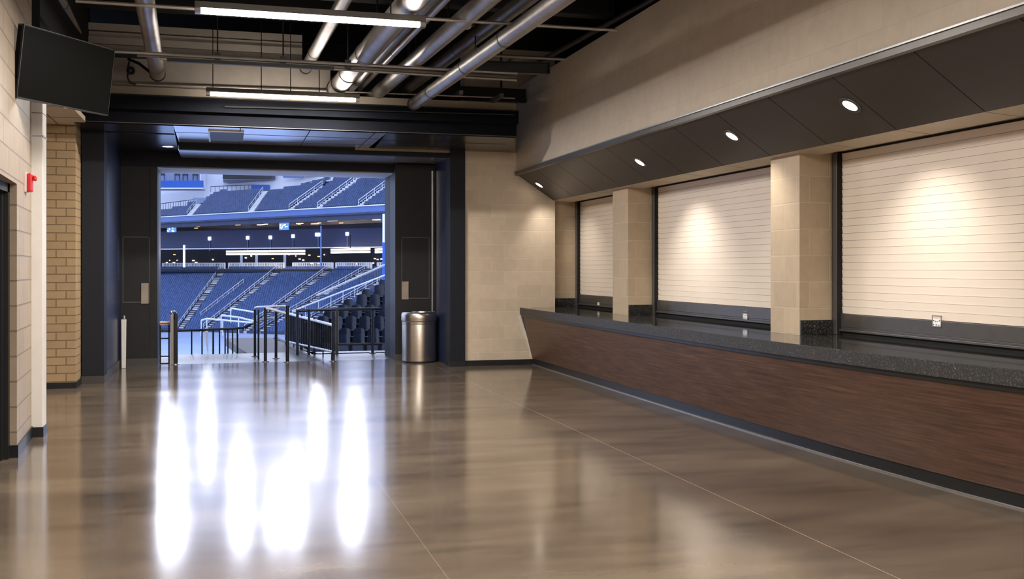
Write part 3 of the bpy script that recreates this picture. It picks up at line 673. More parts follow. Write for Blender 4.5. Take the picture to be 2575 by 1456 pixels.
# ================================================================== LANDING AND RAILINGS
b = B(); b.box(-3.2, 3.4, 17.0, 18.85, -.15, 0)
struct('landing', b, M['concrete_out'], label='pale concrete landing outside the doors')
b = B(); b.hexa([(.42, 18.85, -.15), (1.62, 18.85, -.15), (1.05, 23.0, -.15), (.05, 23.0, -.15), (.42, 18.85, 0), (1.5, 18.85, 0), (1.0, 23.0, 0), (.05, 23.0, 0)])
struct('walkway', b, M['ramp_face'], label='beige concrete walkway running out beside the baluster railing')
b = B()
for k in range(6): b.box(-3.2, .4, 18.85 + k * .3, 19.15 + k * .3, -.32 - .17 * k, -.17 - .17 * k)
struct('stair', b, M['concrete_out'], label='concrete steps going down from the landing to the bowl')
b = B(); b.box(1.5, 3.4, 18.3, 18.5, -1.5, .0); b.hexa([(1.5, 18.5, -1.5), (1.6, 18.5, -1.5), (1.15, 23, -1.5), (1.05, 23, -1.5), (1.5, 18.5, 0), (1.6, 18.5, 0), (1.15, 23, 0), (1.05, 23, 0)])
struct('kerb', b, M['stad_dark'], label='dark kerb below the guard rails')
R = M['rail']
def flange(b, x, y): b.lathe((x, y, 0), [(.001, .012), (.055, .012), (.062, .0)], 16)
# bollard group by the left door
bo = thing('bollard', (-.73, 16.95, 0), 'tan and black twin-tube bollard by the left edge of the opening', 'bollard')
x0, x1 = at_y(428, 0, 16.9).x, at_y(436, 0, 16.9).x
obj('flat_post', B().box(x0, x1, 16.88, 16.96, 0, at_y(432, 792, 16.9).z), M['plate'], bo, .006)
xb = at_y(442, 0, 17.0).x; zt = at_y(442, 794, 17.0).z
obj('round_post', B().tube([(xb, 17.0, 0), (xb, 17.0, zt), (xb, 17.0, zt + .04)], [.03, .03, .02], 16), M['black_steel'], bo)
obj('chrome_strip', B().tube([(xb - .028, 16.965, 0), (xb - .028, 16.965, zt - .06)], .007, 8), M['alu'], bo)
obj('cap', B().tube([((x0 + x1) / 2 - .01, 16.92, zt + .03), ((x0 + x1) / 2 - .005, 16.93, zt + .06), ((x0 + x1) / 2 + .04, 16.97, zt + .065), (xb, 17.0, zt + .035)], .022, 10), M['alu'], bo)
b = B(); b.lathe((xb, 17.0, 0), [(.001, .012), (.075, .012), (.085, 0)], 20); obj('base_flange', b, M['alu'], bo)
# small barrier frame
bf = thing('barrier', (-.86, 17.1, 0), 'low black barrier frame with a white and red top bar beside the bollard', 'barrier')
xa, xc = at_y(402, 0, 17.1).x, at_y(426, 0, 17.1).x
zz = lambda py: at_y(414, py, 17.1).z
for x in (xa + .006, xc - .006): obj('post', B().tube([(x, 17.1, 0), (x, 17.1, zz(812))], .012, 10), R, bf)
for py in (834, 851, 896, 914): obj('cross_bar', B().tube([(xa, 17.1, zz(py)), (xc, 17.1, zz(py))], .011, 8), R, bf)
obj('top_bar', B().box(xa, xc, 17.08, 17.12, zz(817), zz(808)), M['white_paint'], bf)
obj('red_band', B().box(xa, xc, 17.075, 17.08, zz(815), zz(812)), M['red'], bf)
# handrail down the steps (left)
hr = thing('stair_railing', (-.3, 19.5, -.5), 'dark stair handrail with thin posts in front of the pale arena floor', 'railing')
Y = 19.5; top = [(398, 833), (440, 832), (520, 829), (590, 826), (612, 824), (632, 815), (655, 802), (680, 791), (700, 789)]
tp = [at_y(px, py, Y) for px, py in top]
tp[-1] = V((.86, 17.65, tp[-1].z)); tp[-2] = V((.80, 18.2, tp[-2].z)); tp[-3] = V((.62, 18.9, tp[-3].z + 0))
obj('top_rail', B().tube(tp, .022, 10), R, hr)
for px, py in ((482, 831), (508, 830), (536, 829), (552, 828), (566, 828), (573, 827), (585, 826), (597, 826)):
    q = at_y(px, py, Y); obj('post', B().tube([q, (q.x, q.y, -.75)], .013 if px not in (536, 597) else .017, 8), R, hr)
q = at_y(519, 833, Y - .12)
wb = thing('sign_post', (q.x, q.y, -.5), 'slim white folded stand hanging at the stair railing', 'stand')
qe = at_y(523, 893, Y - .12)
obj('blade', B().tube([q, q * .4 + qe * .6, qe], [.03, .016, .005], 8), M['fence_white'], wb); obj('foot', B().bar(qe + V((-.06, 0, .02)), qe + V((.05, 0, -.02)), .02, .012), M['black_steel'], wb)
# looped guard with flanged posts, in the middle of the landing
def rail_set(name, label, posts, rails, loc, extra=None):
    t = thing(name, loc, label, 'railing', 'landing railings')
    for (x, y, h, r, fl) in posts:
        o = obj('post', B().tube([(x, y, 0), (x, y, h)], r, 12), R, t)
        if fl: bb = B(); flange(bb, x, y); obj('base_flange', bb, M['alu_dark'], o)
    for pl_, r, mt in rails: obj('rail', B().tube(pl_, r, 10), mt, t)
    return t
zA = at_y(644, 772, 18.1).z
rail_set('guard_railing', 'looped guard rail with round base flanges in the middle of the landing',
    [(.527, 18.1, zA - .03, .022, True), (.853, 17.6, .8, .024, True), (.997, 16.9, at_y(724, 768, 16.9).z, .028, True), (.66, 17.05, at_y(668, 774, 17.05).z, .026, True), (.57, 17.6, .82, .016, False)],
    [([(.527, 18.1, zA - .04), (.532, 18.07, zA - .01), (.56, 18.03, zA), (.95, 16.95, at_y(716, 769, 16.95).z), (.997, 16.9, at_y(724, 772, 16.9).z)], .018, M['rail_white']),
     ([(.66, 17.05, at_y(668, 776, 17.05).z), (.72, 17.02, at_y(676, 776, 17.02).z), (.997, 16.9, at_y(724, 789, 16.9).z)], .02, M['rail_white'])], (.7, 17.4, 0))
# baluster railing
pE = V((1.72, 16.86, 0)); pF = V((1.2, 20.8, 0))
dv = (pF - pE)
zT0, zB0 = at_y(836, 818, 16.9).z, at_y(836, 884, 16.9).z; zT1, zB1 = at_y(715, 787, 20.8).z, at_y(715, 858, 20.8).z
bl = thing('baluster_railing', (1.45, 18.8, 0), 'dark baluster railing with a pale top rail beside the walkway', 'railing', 'landing railings')
pt = lambda s, z0, z1: V((pE.x + dv.x * s, pE.y + dv.y * s, z0 + (z1 - z0) * s))
obj('top_rail', B().tube([pt(s, zT0, zT1) for s in (0, .5, 1)], .026, 12), M['rail_white'], bl)
obj('bottom_rail', B().tube([pt(s, zB0, zB1) for s in (0, .5, 1)], .02, 10), M['rail_white'], bl)
for k in range(30):
    s = (k + .5) / 30; obj('baluster', B().tube([pt(s, zB0, zB1), pt(s, zT0, zT1)], .014, 6), R, bl)
for k in range(7):
    s = .03 + k * .155; q = pt(s, zB0, zB1); obj('bracket', B().tube([q, (q.x, q.y, -.02)], .011, 6), R, bl)
for s, r in ((0, .026), (.35, .02), (.62, .02), (1, .022)):
    q = pt(s, zT0, zT1); o = obj('post', B().tube([(q.x, q.y, 0), (q.x, q.y, at_y(841, 782, 16.9).z if s == 0 else q.z + .06)], r, 12), R, bl)
    if s == 0: bb = B(); flange(bb, q.x, q.y); obj('base_flange', bb, M['alu_dark'], o)
# guard rail to the right jamb
Yg = 18.25
gx = lambda px: at_y(px, 0, Yg).x
gz = lambda px, py: at_y(px, py, Yg).z
gd = thing('guard_railing', (gx(900), Yg, 0), 'plain two-rail black guard in front of the nearby dark seats', 'railing', 'landing railings')
obj('top_rail', B().tube([(gx(745), Yg + .1, gz(745, 782)), (gx(850), Yg, gz(850, 778)), (2.7, Yg, gz(972, 777))], .026, 12), R, gd)
obj('lower_rail', B().tube([(gx(850), Yg, gz(850, 866)), (2.72, Yg, gz(972, 865))], .02, 10), R, gd)
for px, r in ((748, .024), (777, .02), (847, .03), (937, .026)):
    x = gx(px); o = obj('post', B().tube([(x, Yg, 0 if px > 800 else -.1), (x, Yg, gz(px, 779))], r, 12), M['grey_base'] if px == 847 else R, gd)
    if px > 900: bb = B(); flange(bb, x, Yg); obj('base_flange', bb, R, o)

# ================================================================== STADIUM
def W(l, d, z): return FW * d + RT * l + UP * z
def lat(px, d): return (px - CX) / FPX * d
def zof(py, d): return EYE + (HY - py) / FPX * d
class Bank:
    def __init__(s, pa, da, pb, db, z0, run, rise, rows):
        a, c = W(lat(pa, da), da, z0), W(lat(pb, db), db, z0)
        s.o = a; s.L = (c - a).length; s.r = (c - a).normalized(); s.n = UP.cross(s.r).normalized()
        if s.n.dot(FW) < 0: s.n = -s.n
        s.run, s.rise, s.rows = run, rise, rows
        s.slope = (s.n * run + UP * rise); s.nrm = s.r.cross(s.slope).normalized()
    def pt(s, a, k): return s.o + s.r * a + s.slope * k
    def ak(s, px, py):
        p = at_plane(px, py, s.o, s.nrm) - s.o
        return p.dot(s.r), p.dot(s.n) / s.run
    def steps(s, a0, a1, k0, k1, lift=0, thick=0):
        b = B(); v = []
        for k in range(k0, k1):
            q = s.o + s.n * (s.run * k) + UP * (s.rise * k + lift)
            for p in (q, q + UP * s.rise): v.append(p)
        for p in v: b.v += [tuple(p + s.r * a0), tuple(p + s.r * a1)]
        for i in range(len(v) - 1): b.f.append((2 * i, 2 * i + 1, 2 * i + 3, 2 * i + 2)); b.mi.append(0)
        last = s.o + s.n * (s.run * k1) + UP * (s.rise * k1 + lift)
        i = len(b.v); b.v += [tuple(last + s.r * a0), tuple(last + s.r * a1)]; b.f.append((i - 2, i - 1, i + 1, i)); b.mi.append(0)
        # rear closing wall so the terrace is a solid body
        j = len(b.v); bot = V((last.x, last.y, s.o.z - 2)); fr = V((s.o.x, s.o.y, s.o.z - 2))
        b.v += [tuple(bot + s.r * a0), tuple(bot + s.r * a1), tuple(fr + s.r * a0), tuple(fr + s.r * a1)]
        b.f += [(i, i + 1, j + 1, j), (j, j + 1, j + 3, j + 2), (j + 2, j + 3, 1, 0)]; b.mi += [0] * 3
        return b
def seat_shape(b, p, r, n, w=.44, s=1.0, back=True):
    # tip-up seat facing -n: curved back and raised pan
    ez = (UP * .97 + n * .22).normalized(); ey = r.cross(ez).normalized()
    b.obox(p + UP * .62 * s + n * .1, r, ey, ez, w / 2 * s, .03 * s, .22 * s)
    b.obox(p + UP * .42 * s - n * .04, r, (n * .95 - UP * .3).normalized(), (UP * .95 + n * .3).normalized(), w / 2 * .92 * s, .045 * s, .1 * s)
def aisle_rail(bank, a0, k0, a1, k1, side, label, group, gaps=6, name='aisle_handrail', h=.95, r=.05):
    b = B(); A, C = bank.pt(a0 + side, k0), bank.pt(a1 + side, k1)
    b.tube([A + UP * h, C + UP * h], r, 6); b.tube([A + UP * h * .5, C + UP * h * .5], r * .6, 6)
    N = max(3, int((k1 - k0) / 2))
    for i in range(N + 1):
        q = A.lerp(C, i / N); b.tube([q, q + UP * h], r * .8, 6)
    return tag(obj(name, b, M['rail_white']), label, 'handrail', group)

# field
b = B(); q = [W(lat(-700, 28), 28, -9.6), W(lat(2400, 28), 28, -9.6), W(lat(1200, 186), 186, -9.6), W(lat(150, 200), 200, -9.6)]
b.hexa([V(x) - UP * .5 for x in q] + [V(x) for x in q])
struct('ground', b, M['field'], label='pale blue arena floor far below the landing')
# lower bowl opposite
LB = Bank(380, 186, 1000, 164, -9.5, .8, .33, 33)
struct('terrace', LB.steps(-45, LB.L + 12, 0, 33), M['terrace'], label='lower seating bowl terrace across the arena')
laisles = [((455, 828), (562, 681)), ((520, 828), (703, 681)), ((628, 828), (830, 681)), ((668, 828), (925, 681)), ((742, 828), (1015, 681))]
LA = [LB.ak(*a) + LB.ak(*c) for a, c in laisles]
def aisle_at(al, k): a0, k0, a1, k1 = al; return a0 + (a1 - a0) * (k - k0) / (k1 - k0)
def stair_strip(bank, al, w0, w1, k0, k1, n):
    b = B()
    for i in range(n):
        ka, kb = k0 + (k1 - k0) * i / n, k0 + (k1 - k0) * (i + 1) / n
        wa = w0 + (w1 - w0) * i / n; a_, c_ = aisle_at(al, ka), aisle_at(al, kb)
        lo = bank.pt(a_, ka); top = UP * (bank.rise * (kb - ka) + .04)
        b.hexa([lo - bank.r * wa - UP * .3, lo + bank.r * wa - UP * .3, bank.pt(c_, kb) + bank.r * wa - UP * .3, bank.pt(c_, kb) - bank.r * wa - UP * .3, lo - bank.r * wa + top, lo + bank.r * wa + top, bank.pt(c_, kb) + bank.r * wa + UP * .04, bank.pt(c_, kb) - bank.r * wa + UP * .04])
    return b
lbl = ['first from the left door', 'second from the left door', 'third from the left door', 'fourth from the left door', 'fifth, nearest the right jamb']
for i, al in enumerate(LA):
    w0, w1 = ((.5, .85) if i == 0 else (.35, .75))
    struct('aisle_stair', stair_strip(LB, al, w0, w1, 0, 33, 40), M['aisle'], label='pale aisle steps of the lower bowl, ' + lbl[i])
    aisle_rail(LB, aisle_at(al, 1), 1, aisle_at(al, 32), 32, -w1, 'white aisle handrail of the lower bowl, ' + lbl[i], 'lower bowl handrails')
k0 = LB.ak(505, 800); k1 = LB.ak(612, 716)
aisle_rail(LB, k0[0], k0[1], k1[0], k1[1], 0, 'free-standing white handrail between the first two lower aisles', 'lower bowl handrails', h=1.1)
b = B()
for k in range(33):
    a = -42.0
    while a < LB.L + 10:
        a += .53
        if any(abs(a - aisle_at(al, k + .6)) < .98 for al in LA): continue
        p = LB.pt(a, k) + LB.n * .45 + UP * LB.rise * 0 + UP * (.33 - .33 * .55)
        seat_shape(b, LB.pt(a, k) + LB.n * .5, LB.r, LB.n)
tag(obj('bowl_seating', b, M['seat_far']), 'hundreds of blue stadium seats filling the lower bowl across the arena', 'seats', None, 'stuff')
# white fence panels along the top of the lower bowl
fl_ = ['blue-lit', 'first white', 'second white', 'third white', 'last white']
for i, (pa, pb) in enumerate(((398, 555), (565, 705), (727, 828), (836, 926), (941, 985))):
    A = LB.pt(LB.ak(pa, 681)[0], 33.4); C = LB.pt(LB.ak(pb, 681)[0], 33.4)
    A = V((A.x, A.y, LB.pt(0, 33).z)); C = V((C.x, C.y, A.z)); h = 1.25
    t = thing('fence_panel', (A + C) / 2, 'white perforated fence panel on top of the lower bowl, ' + ['under the white pole', 'below the long strip light', 'between the strip lights', 'below the second strip light', 'beside the right jamb'][i], 'fence panel', 'bowl fence panels')
    rr_ = (C - A).normalized(); b = B()
    for f, hh in ((-.32, .85), (.55, .12), (1.05, .14)): b.bar(A + UP * f * 1.15, C + UP * f * 1.15, .08, hh)
    for e in (A, C): b.bar(e, e + UP * h, .3, .12)
    obj('frame', b, M['fence_white'], t)
    b = B(); N = max(4, int((C - A).length / .42))
    for j in range(N):
        q = A.lerp(C, (j + .5) / N); b.obox(q + UP * .68, rr_, rr_.cross(UP), UP, .09 + .08 * random.random(), .03, .55)
    obj('slat', b, M['fence_white'], t)
# club level behind the lower bowl
def px_wall(pa, da, pb, db, ya, yb, t=.3, ext=0):  # wall between two pixel columns, heights from pixel rows at the left end
    z0, z1 = zof(ya, da), zof(yb, da); n = (FW).normalized()
    a0, c0 = W(lat(pa, da), da, z0), W(lat(pb, db), db, z0); a0 = a0 + (a0 - c0).normalized() * ext; bb = B(); dz = UP * (z1 - z0)
    bb.hexa([a0, c0, c0 + n * t, a0 + n * t, a0 + dz, c0 + dz, c0 + n * t + dz, a0 + n * t + dz]); return bb
struct('club_floor', px_wall(330, 216, 1040, 193, 683, 677, 28, 25), M['stad_dark'], label='dark club concourse floor behind the lower bowl')
struct('wall_club', px_wall(330, 240, 1040, 214, 690, 560, 1, 25), M['stad_dark'], label='dark back wall of the club level')
struct('wall_band', px_wall(330, 212, 1040, 186, 627, 584, .6, 25), M['stad_navy'], label='navy band wall hanging under the upper deck')
b = px_wall(330, 211.8, 1040, 185.8, 628.5, 626, .4); tag(obj('ledge_rail', b, M['rail_white']), 'thin pale ledge line under the navy band', 'ledge')
b = px_wall(398, 213, 470, 210, 627, 606, .3); struct('wall_band_pale', b, M['stad_wall2'])
for i, (px, py) in enumerate(((527, 600), (623, 598), (680, 597), (737, 594), (800, 590), (873, 588))):
    wa, wc = W(lat(330, 212), 212, 0), W(lat(1040, 186), 186, 0); d = (at_plane(px, HY, wa, (wc - wa).cross(UP)) - EYEP).dot(FW) - .12; w = 15 / 2600 * d / 2 if i == 4 else 7.5 / 2600 * d / 2; q = W(lat(px, d), d, zof(py, d)); hh = 8 / 2600 * d / 2
    t = thing('square_lamp', q, ['white square lamp on the navy band, first after the white pole', 'white square lamp above the start of the long strip light', 'white square lamp above the middle of the long strip light', 'white square lamp near the end of the long strip light', 'widest white lamp beside the thin blue mast', 'white square lamp above the second strip light'][i], 'lamp', 'lamps on the navy band')
    obj('lens', B().obox(q, RT, FW, UP, w, .1, hh), M['sq_lamp'], t)
    obj('stem', B().bar(q - UP * hh, q - UP * (hh + 2.1), .12, .12), M['stad_wall2'], t)
for i, (pa, pb, y) in enumerate(((570, 766, 636), (834, 929, 631.5), (945, 990, 631))):
    d = 205 - (pa - 570) * 20 / 400
    for j, dy in enumerate((-3.4, 3.4)):
        a_, c_ = W(lat(pa, d), d, zof(y + dy, d)), W(lat(pb, d - 7), d - 7, zof(y + dy, d))
        if j == 0: t = thing('club_strip_light', (a_ + c_) / 2, ['longest double strip light in the dark club level', 'shorter double strip light in the club level', 'double strip light cut off by the right jamb'][i], 'strip light', 'club level strip lights')
        obj('tube', B().bar(a_, c_, .4, .34), M['stad_tube'], t)
    obj('bracket', B().bar((a_ + c_) / 2, (a_ + c_) / 2 + UP * 3.2, .15, .15), M['stad_dark'], t)
# small warm points and counters in the club level
rn = random.Random(3)
for i in range(26):
    px = 402 + rn.random() * 560; py = 640 + rn.random() * 24; d = (at_plane(px, HY, W(lat(330, 240), 240, 0), (W(lat(1040, 214), 214, 0) - W(lat(330, 240), 240, 0)).cross(UP)) - EYEP).dot(FW) - .1; q = W(lat(px, d), d, zof(py, d))
    tag(obj('concession_lamp', B().obox(q, RT, FW, UP, .08 + .2 * rn.random(), .1, .06 + .08 * rn.random()), M['orange'] if rn.random() < .4 else M['stad_tube']), 'tiny lamp glowing in the dark club level', 'lamp', 'tiny club level lamps')
for i, px in enumerate((607, 645, 716)):
    d = 214; q = W(lat(px, d), d, zof(690, d)); tag(obj('club_post', B().bar(q, q + UP * (zof(641, d) - q.z), .5, .5), M['stad_wall']), ['pale post under the start of the long strip light', 'pale post under the middle of the long strip light', 'pale post at the end of the long strip light'][i], 'post', 'club level posts')
d = 206; q = W(lat(463, d), d, zof(672, d))
tag(obj('lit_pole', B().bar(q, q + UP * (zof(616, d) - q.z), .42, .42), emit('white_pole_glow', (190, 215, 255), 1.6)), 'bright white pole rising from the fence at the left of the opening', 'pole')  # pole is no lamp; its brightness is put into the material as glow
d = 168; q = W(lat(807, d), d, zof(672, d))
tag(obj('mast', B().bar(q, q + UP * (zof(568, d) - q.z), .2, .2), M['fascia']), 'thin blue mast beside the widest square lamp', 'mast')
d = 140; q = W(lat(968, d), d, zof(700, d))
t = thing('banner_column', q, 'pale column with blue banner at the right edge of the stadium opening', 'column')
obj('shaft', B().bar(q, q + UP * (zof(538, d) - q.z), .6, .6), M['stad_wall'], t)
q2 = W(lat(964.5, d - .6), d - .6, zof(704, d)); obj('banner', B().bar(q2, q2 + UP * (zof(610, d) - q2.z), .35, .1), M['royal'], t)
# upper deck
UD = Bank(380, 201.5, 1000, 159, 11.3, .8, .47, 20)
A, C = UD.pt(-45, 0) - UD.n * .4, UD.pt(UD.L + 14, 0) - UD.n * .4
b = B(); b.hexa([A - UP * 1.2, C - UP * 1.2, C - UP * 1.2 + UD.n * .5, A - UP * 1.2 + UD.n * .5, A, C, C + UD.n * .5, A + UD.n * .5])
fa_ = struct('fascia', b, M['fascia'], label='blue fascia along the front of the upper deck')
obj('top_rail', B().bar(A + UP * .08, C + UP * .08, .5, .16), M['stad_wall'], fa_)
b = B(); A2, C2 = A - UP * 1.2, C - UP * 1.2; sl = UD.n * 14 - UP * .6
b.hexa([A2, C2, C2 + sl, A2 + sl, A2 + UP * .3, C2 + UP * .3, C2 + sl + UP * .3, A2 + sl + UP * .3])
struct('deck_soffit', b, M['stad_soffit'], label='dark underside of the upper deck with scattered lights')
# lamps and ducts under the deck
for i in range(40):
    a = rn.random() * UD.L; k = .6 + rn.random() * 12; q = UD.o + UD.r * a + UD.n * k - UP * (1.28 + k * .043)
    warm = rn.random() < .45
    tag(obj('deck_lamp', B().obox(q, UD.r, UD.n, UP, .15 + rn.random() * 1.1, .1, .05), M['orange'] if warm else M['stad_tube']), 'small lamp bar under the upper deck', 'lamp', 'small lamps under the upper deck')
for i, (px, w, y0, y1) in enumerate(((433, 36, 566, 584), (704, 34, 560, 578))):
    a = UD.ak(px, 541 if i == 0 else 533)[0]; p = UD.o + UD.r * a + UD.n * .6; d = p.dot(FW); w_ = w / 2600 * d / 2; z0, z1 = zof(y1, d), zof(y0, d)
    q = V((p.x, p.y, (z0 + z1) / 2))
    t = thing('ad_screen', q, ['lit blue and white screen under the deck, above the white pole', 'lit blue screen under the deck in the middle of the opening'][i], 'screen', 'screens under the upper deck')
    obj('display', B().obox(q, UD.r, UD.n, UP, w_, .12, (z1 - z0) / 2), M['adscreen'], t)
    b = B()
    for j in range(9):
        u, v = (rn.random() - .5) * 1.7, (rn.random() - .5) * 1.6
        b.obox(q + UD.r * (u * w_) + UP * (v * (z1 - z0) / 2) - UD.n * .13, UD.r, UD.n, UP, w_ * (.06 + .14 * rn.random()), .02, (z1 - z0) / 2 * (.08 + .2 * rn.random()))
    obj('picture_patch', b, M['adwhite'], t)
uaisles = [((476, 543), (500, 514)), ((628, 538), (668, 482)), ((727, 531), (815, 468)), ((800, 526), (925, 434)), ((902, 521), (985, 460))]
UA = [UD.ak(*a) + UD.ak(*c) for a, c in uaisles]
ytop = [(300, 538), (398, 527), (468, 516), (472, 508), (505, 503), (545, 480), (560, 478), (640, 476), (700, 474), (760, 462), (850, 438), (980, 415), (1100, 400)]
def yt(px):
    for (x0, y0), (x1, y1) in zip(ytop, ytop[1:]):
        if x0 <= px <= x1: return y0 + (y1 - y0) * (px - x0) / (x1 - x0)
    return 538 if px < 400 else 400
ul = ['next to the blue suite', 'below the black display', 'third along the deck', 'fourth along the deck', 'nearest the right jamb']
uw = [(.85, .85), (.8, .75), (.4, .4), (.4, .4), (.35, .35)]
for i, al in enumerate(UA):
    kt = min(al[3], 13); struct('aisle_stair', stair_strip(UD, al, *uw[i], 0, kt, 16), M['aisle'], label='pale aisle steps of the upper deck, ' + ul[i])
    if i > 1: aisle_rail(UD, aisle_at(al, .3), .3, aisle_at(al, kt), kt, -uw[i][0] - .1, 'white aisle handrail of the upper deck, ' + ul[i], 'upper deck handrails')
    else: aisle_rail(UD, aisle_at(al, .3), .3, aisle_at(al, kt), kt, uw[i][0] * (-1), 'white aisle handrail of the upper deck, ' + ul[i], 'upper deck handrails', r=.03)
b = B()
for k in range(20):
    a = -14.0
    while a < UD.L + 14:
        px, py = proj(UD.pt(a, k) + UP * .7)
        if py >= yt(px): break
        a += .2
    if a < UD.L + 13:
        q = UD.o + UD.n * (UD.run * k) + UP * (UD.rise * k); e = UD.L + 14; top = UD.rise * .02
        b.obox(q + UD.r * ((a - .8 + e) / 2) + UD.n * (UD.run / 2) - UP * 1.0, UD.r, UD.n, UP, (e - a + .8) / 2, UD.run / 2, 1.0)
struct('terrace_upper', b, M['terrace'], label='upper deck terrace across the arena')
cands = []; b = B(); n_rest = 0
for k in range(20):
    a = -6.0
    while a < UD.L + 6:
        a += .55
        if any(abs(a - aisle_at(al, k + .6)) < w[0] + .34 for al, w in zip(UA, uw)): continue
        p = UD.pt(a, k) + UD.n * .5
        px, py = proj(p + UP * .7)
        if py < yt(px): continue
        vis = 400 < px < 970 and py > 432
        i_sec = sum(px > proj(UD.pt(aisle_at(al, k), k))[0] for al in UA)
        if i_sec == 1 and vis and len(cands) < 190: cands.append(p)
        else: seat_shape(b, p, UD.r, UD.n, .47, 1.05)
tag(obj('deck_seating', b, M['seat_far2']), 'hundreds of blue seats on the rest of the upper deck', 'seats', None, 'stuff')
b = B(); seat_shape(b, V((0, 0, 0)), UD.r, UD.n, .47, 1.05)
proto = None
for p in cands:
    if proto is None:
        proto = obj('stadium_chair', b, M['seat_far2']); base = V(proto.location)
        tag(proto, 'navy tip-up seat in the upper deck section under the black display', 'seat', 'upper deck seats in one section'); proto.location = base + p
    else:
        c = proto.copy(); c.location = base + p; COL.objects.link(c)
# rear wall of the upper deck with suite, display and panels
struct('wall_stadium', px_wall(250, 225, 1150, 190, 560, 330, 1, 25), M['stad_wall'], label='pale back wall of the stadium above the upper deck')
b = B()
for px in (475, 526, 548): d = 224.7 - (px - 250) * 35 / 900; q = W(lat(px, d), d, zof(535, d)); b.bar(q, q + UP * 12, .12, .12)
tag(obj('wall_joint', b, M['stad_wall2']), 'fine vertical panel joints in the pale stadium wall', 'wall joint', None, 'structure')
d = 207
su = thing('suite_balcony', W(lat(455, d), d, zof(476, d)), 'royal blue suite balcony with high chairs, top left of the opening', 'balcony')
def slab(par, name, pa, pb, y0, y1, d, t, mat): return obj(name, B().obox(W(lat((pa + pb) / 2, d + t / 2), d + t / 2, (zof(y0, d) + zof(y1, d)) / 2), RT, FW, UP, (pb - pa) / 2 / FPX * d, t / 2, (zof(y1, d) - zof(y0, d)) / 2), M[mat], par)
slab(su, 'front_panel', 370, 511, 472, 454, d, .4, 'royal'); slab(su, 'edge_trim', 370, 511, 475, 472, d, .5, 'stad_wall'); slab(su, 'underside', 370, 510, 476, 474.5, d + .5, 3.4, 'stad_wall2')
slab(su, 'back_wall', 370, 511, 456, 415, d + 4.4, .3, 'stad_wall2'); slab(su, 'side_wall', 509, 511, 474, 420, d + 1, 3.4, 'stad_wall')
for i, px in enumerate((408, 446, 466, 491)):
    dd = d + 3; q = W(lat(px, dd), dd, zof(456, dd)); hz = zof(440, dd) - q.z
    t = thing('high_chair', q, 'dark high chair on the blue suite balcony, ' + ['first from the door frame', 'second from the door frame', 'third from the door frame', 'last before the balcony end'][i], 'chair', 'suite high chairs')
    wv = 6.5 / FPX * dd
    obj('backrest', B().obox(q + UP * (hz + .5), RT, FW, UP, wv, .1, .5), M['stad_navy'], t)
    obj('seat', B().obox(q + UP * hz, RT, FW, UP, wv, .3, .06), M['stad_dark'], t)
    for sx in (-1, 1):
        for sy in (-1, 1): obj('leg', B().bar(q + RT * wv * .85 * sx + FW * .25 * sy, q + RT * wv * .8 * sx + FW * .25 * sy + UP * hz, .07, .07), M['stad_dark'], t)
d = 205
ds = thing('display_board', W(lat(625, d), d, zof(450, d)), 'wide black unlit display board high on the stadium wall', 'display')
slab(ds, 'screen', 561, 690, 450, 415, d, .6, 'display'); slab(ds, 'side_frame', 686, 691, 450.5, 415, d - .1, .6, 'stad_navy')
b = B(); z0, z1 = zof(451, d), zof(462, d + 6); b.hexa([W(lat(575, d + 6), d + 6, z1), W(lat(680, d + 6), d + 6, z1), W(lat(676, d + 10), d + 10, z1), W(lat(580, d + 10), d + 10, z1), W(lat(561, d), d, z0), W(lat(690, d), d, z0), W(lat(690, d + 10), d + 10, z0), W(lat(561, d + 10), d + 10, z0)])
obj('underside', b, M['stad_wall2'], ds)
d = 202
for i, (pa, pb) in enumerate(((712, 763), (766, 834))):
    o = slab(None, 'wall_panel', pa, pb, 447 - i * 4, 415, d, .4, 'fascia'); tag(o, ['blue wall panel next to the black display', 'second blue wall panel along the stadium wall'][i], 'panel', 'blue wall panels')
o = slab(None, 'dark_doorway', 839, 848, 456, 415, 186, .5, 'display'); tag(o, 'dark narrow doorway at the back of the upper deck', 'doorway')
# rails behind the upper seats
def back_rail(ptsl, d, h_px, label, n):
    b = B(); P_ = [W(lat(px, d), d, zof(py, d)) for px, py in ptsl]; b.tube(P_, .07, 6)
    for (p, q) in zip(P_, P_[1:]):
        for i in range(n): r_ = p.lerp(q, i / n); b.tube([r_, r_ - UP * (h_px / FPX * d)], .04, 4)
    tag(obj('deck_railing', b, M['stad_navy']), label, 'railing', 'rails behind the upper deck')
back_rail([(398, 513), (486, 502)], 206, 22, 'dark rail behind the leftmost upper deck seats', 14)
back_rail([(530, 469), (636, 465), (720, 466)], 207, 14, 'thin rail behind the seats under the black display', 10)
back_rail([(760, 462), (838, 443)], 196, 18, 'thin rail rising toward the dark doorway', 12)
o = slab(None, 'wind_screen', 486, 530, 515, 497, 206, .3, 'stad_wall2'); tag(o, 'grey blue wind screen beside the first upper aisle', 'screen')
o = slab(None, 'wall_sign', 632, 678, 478, 465, 206.5, .2, 'royal'); tag(o, 'royal blue banner strip behind the upper deck seats', 'banner')

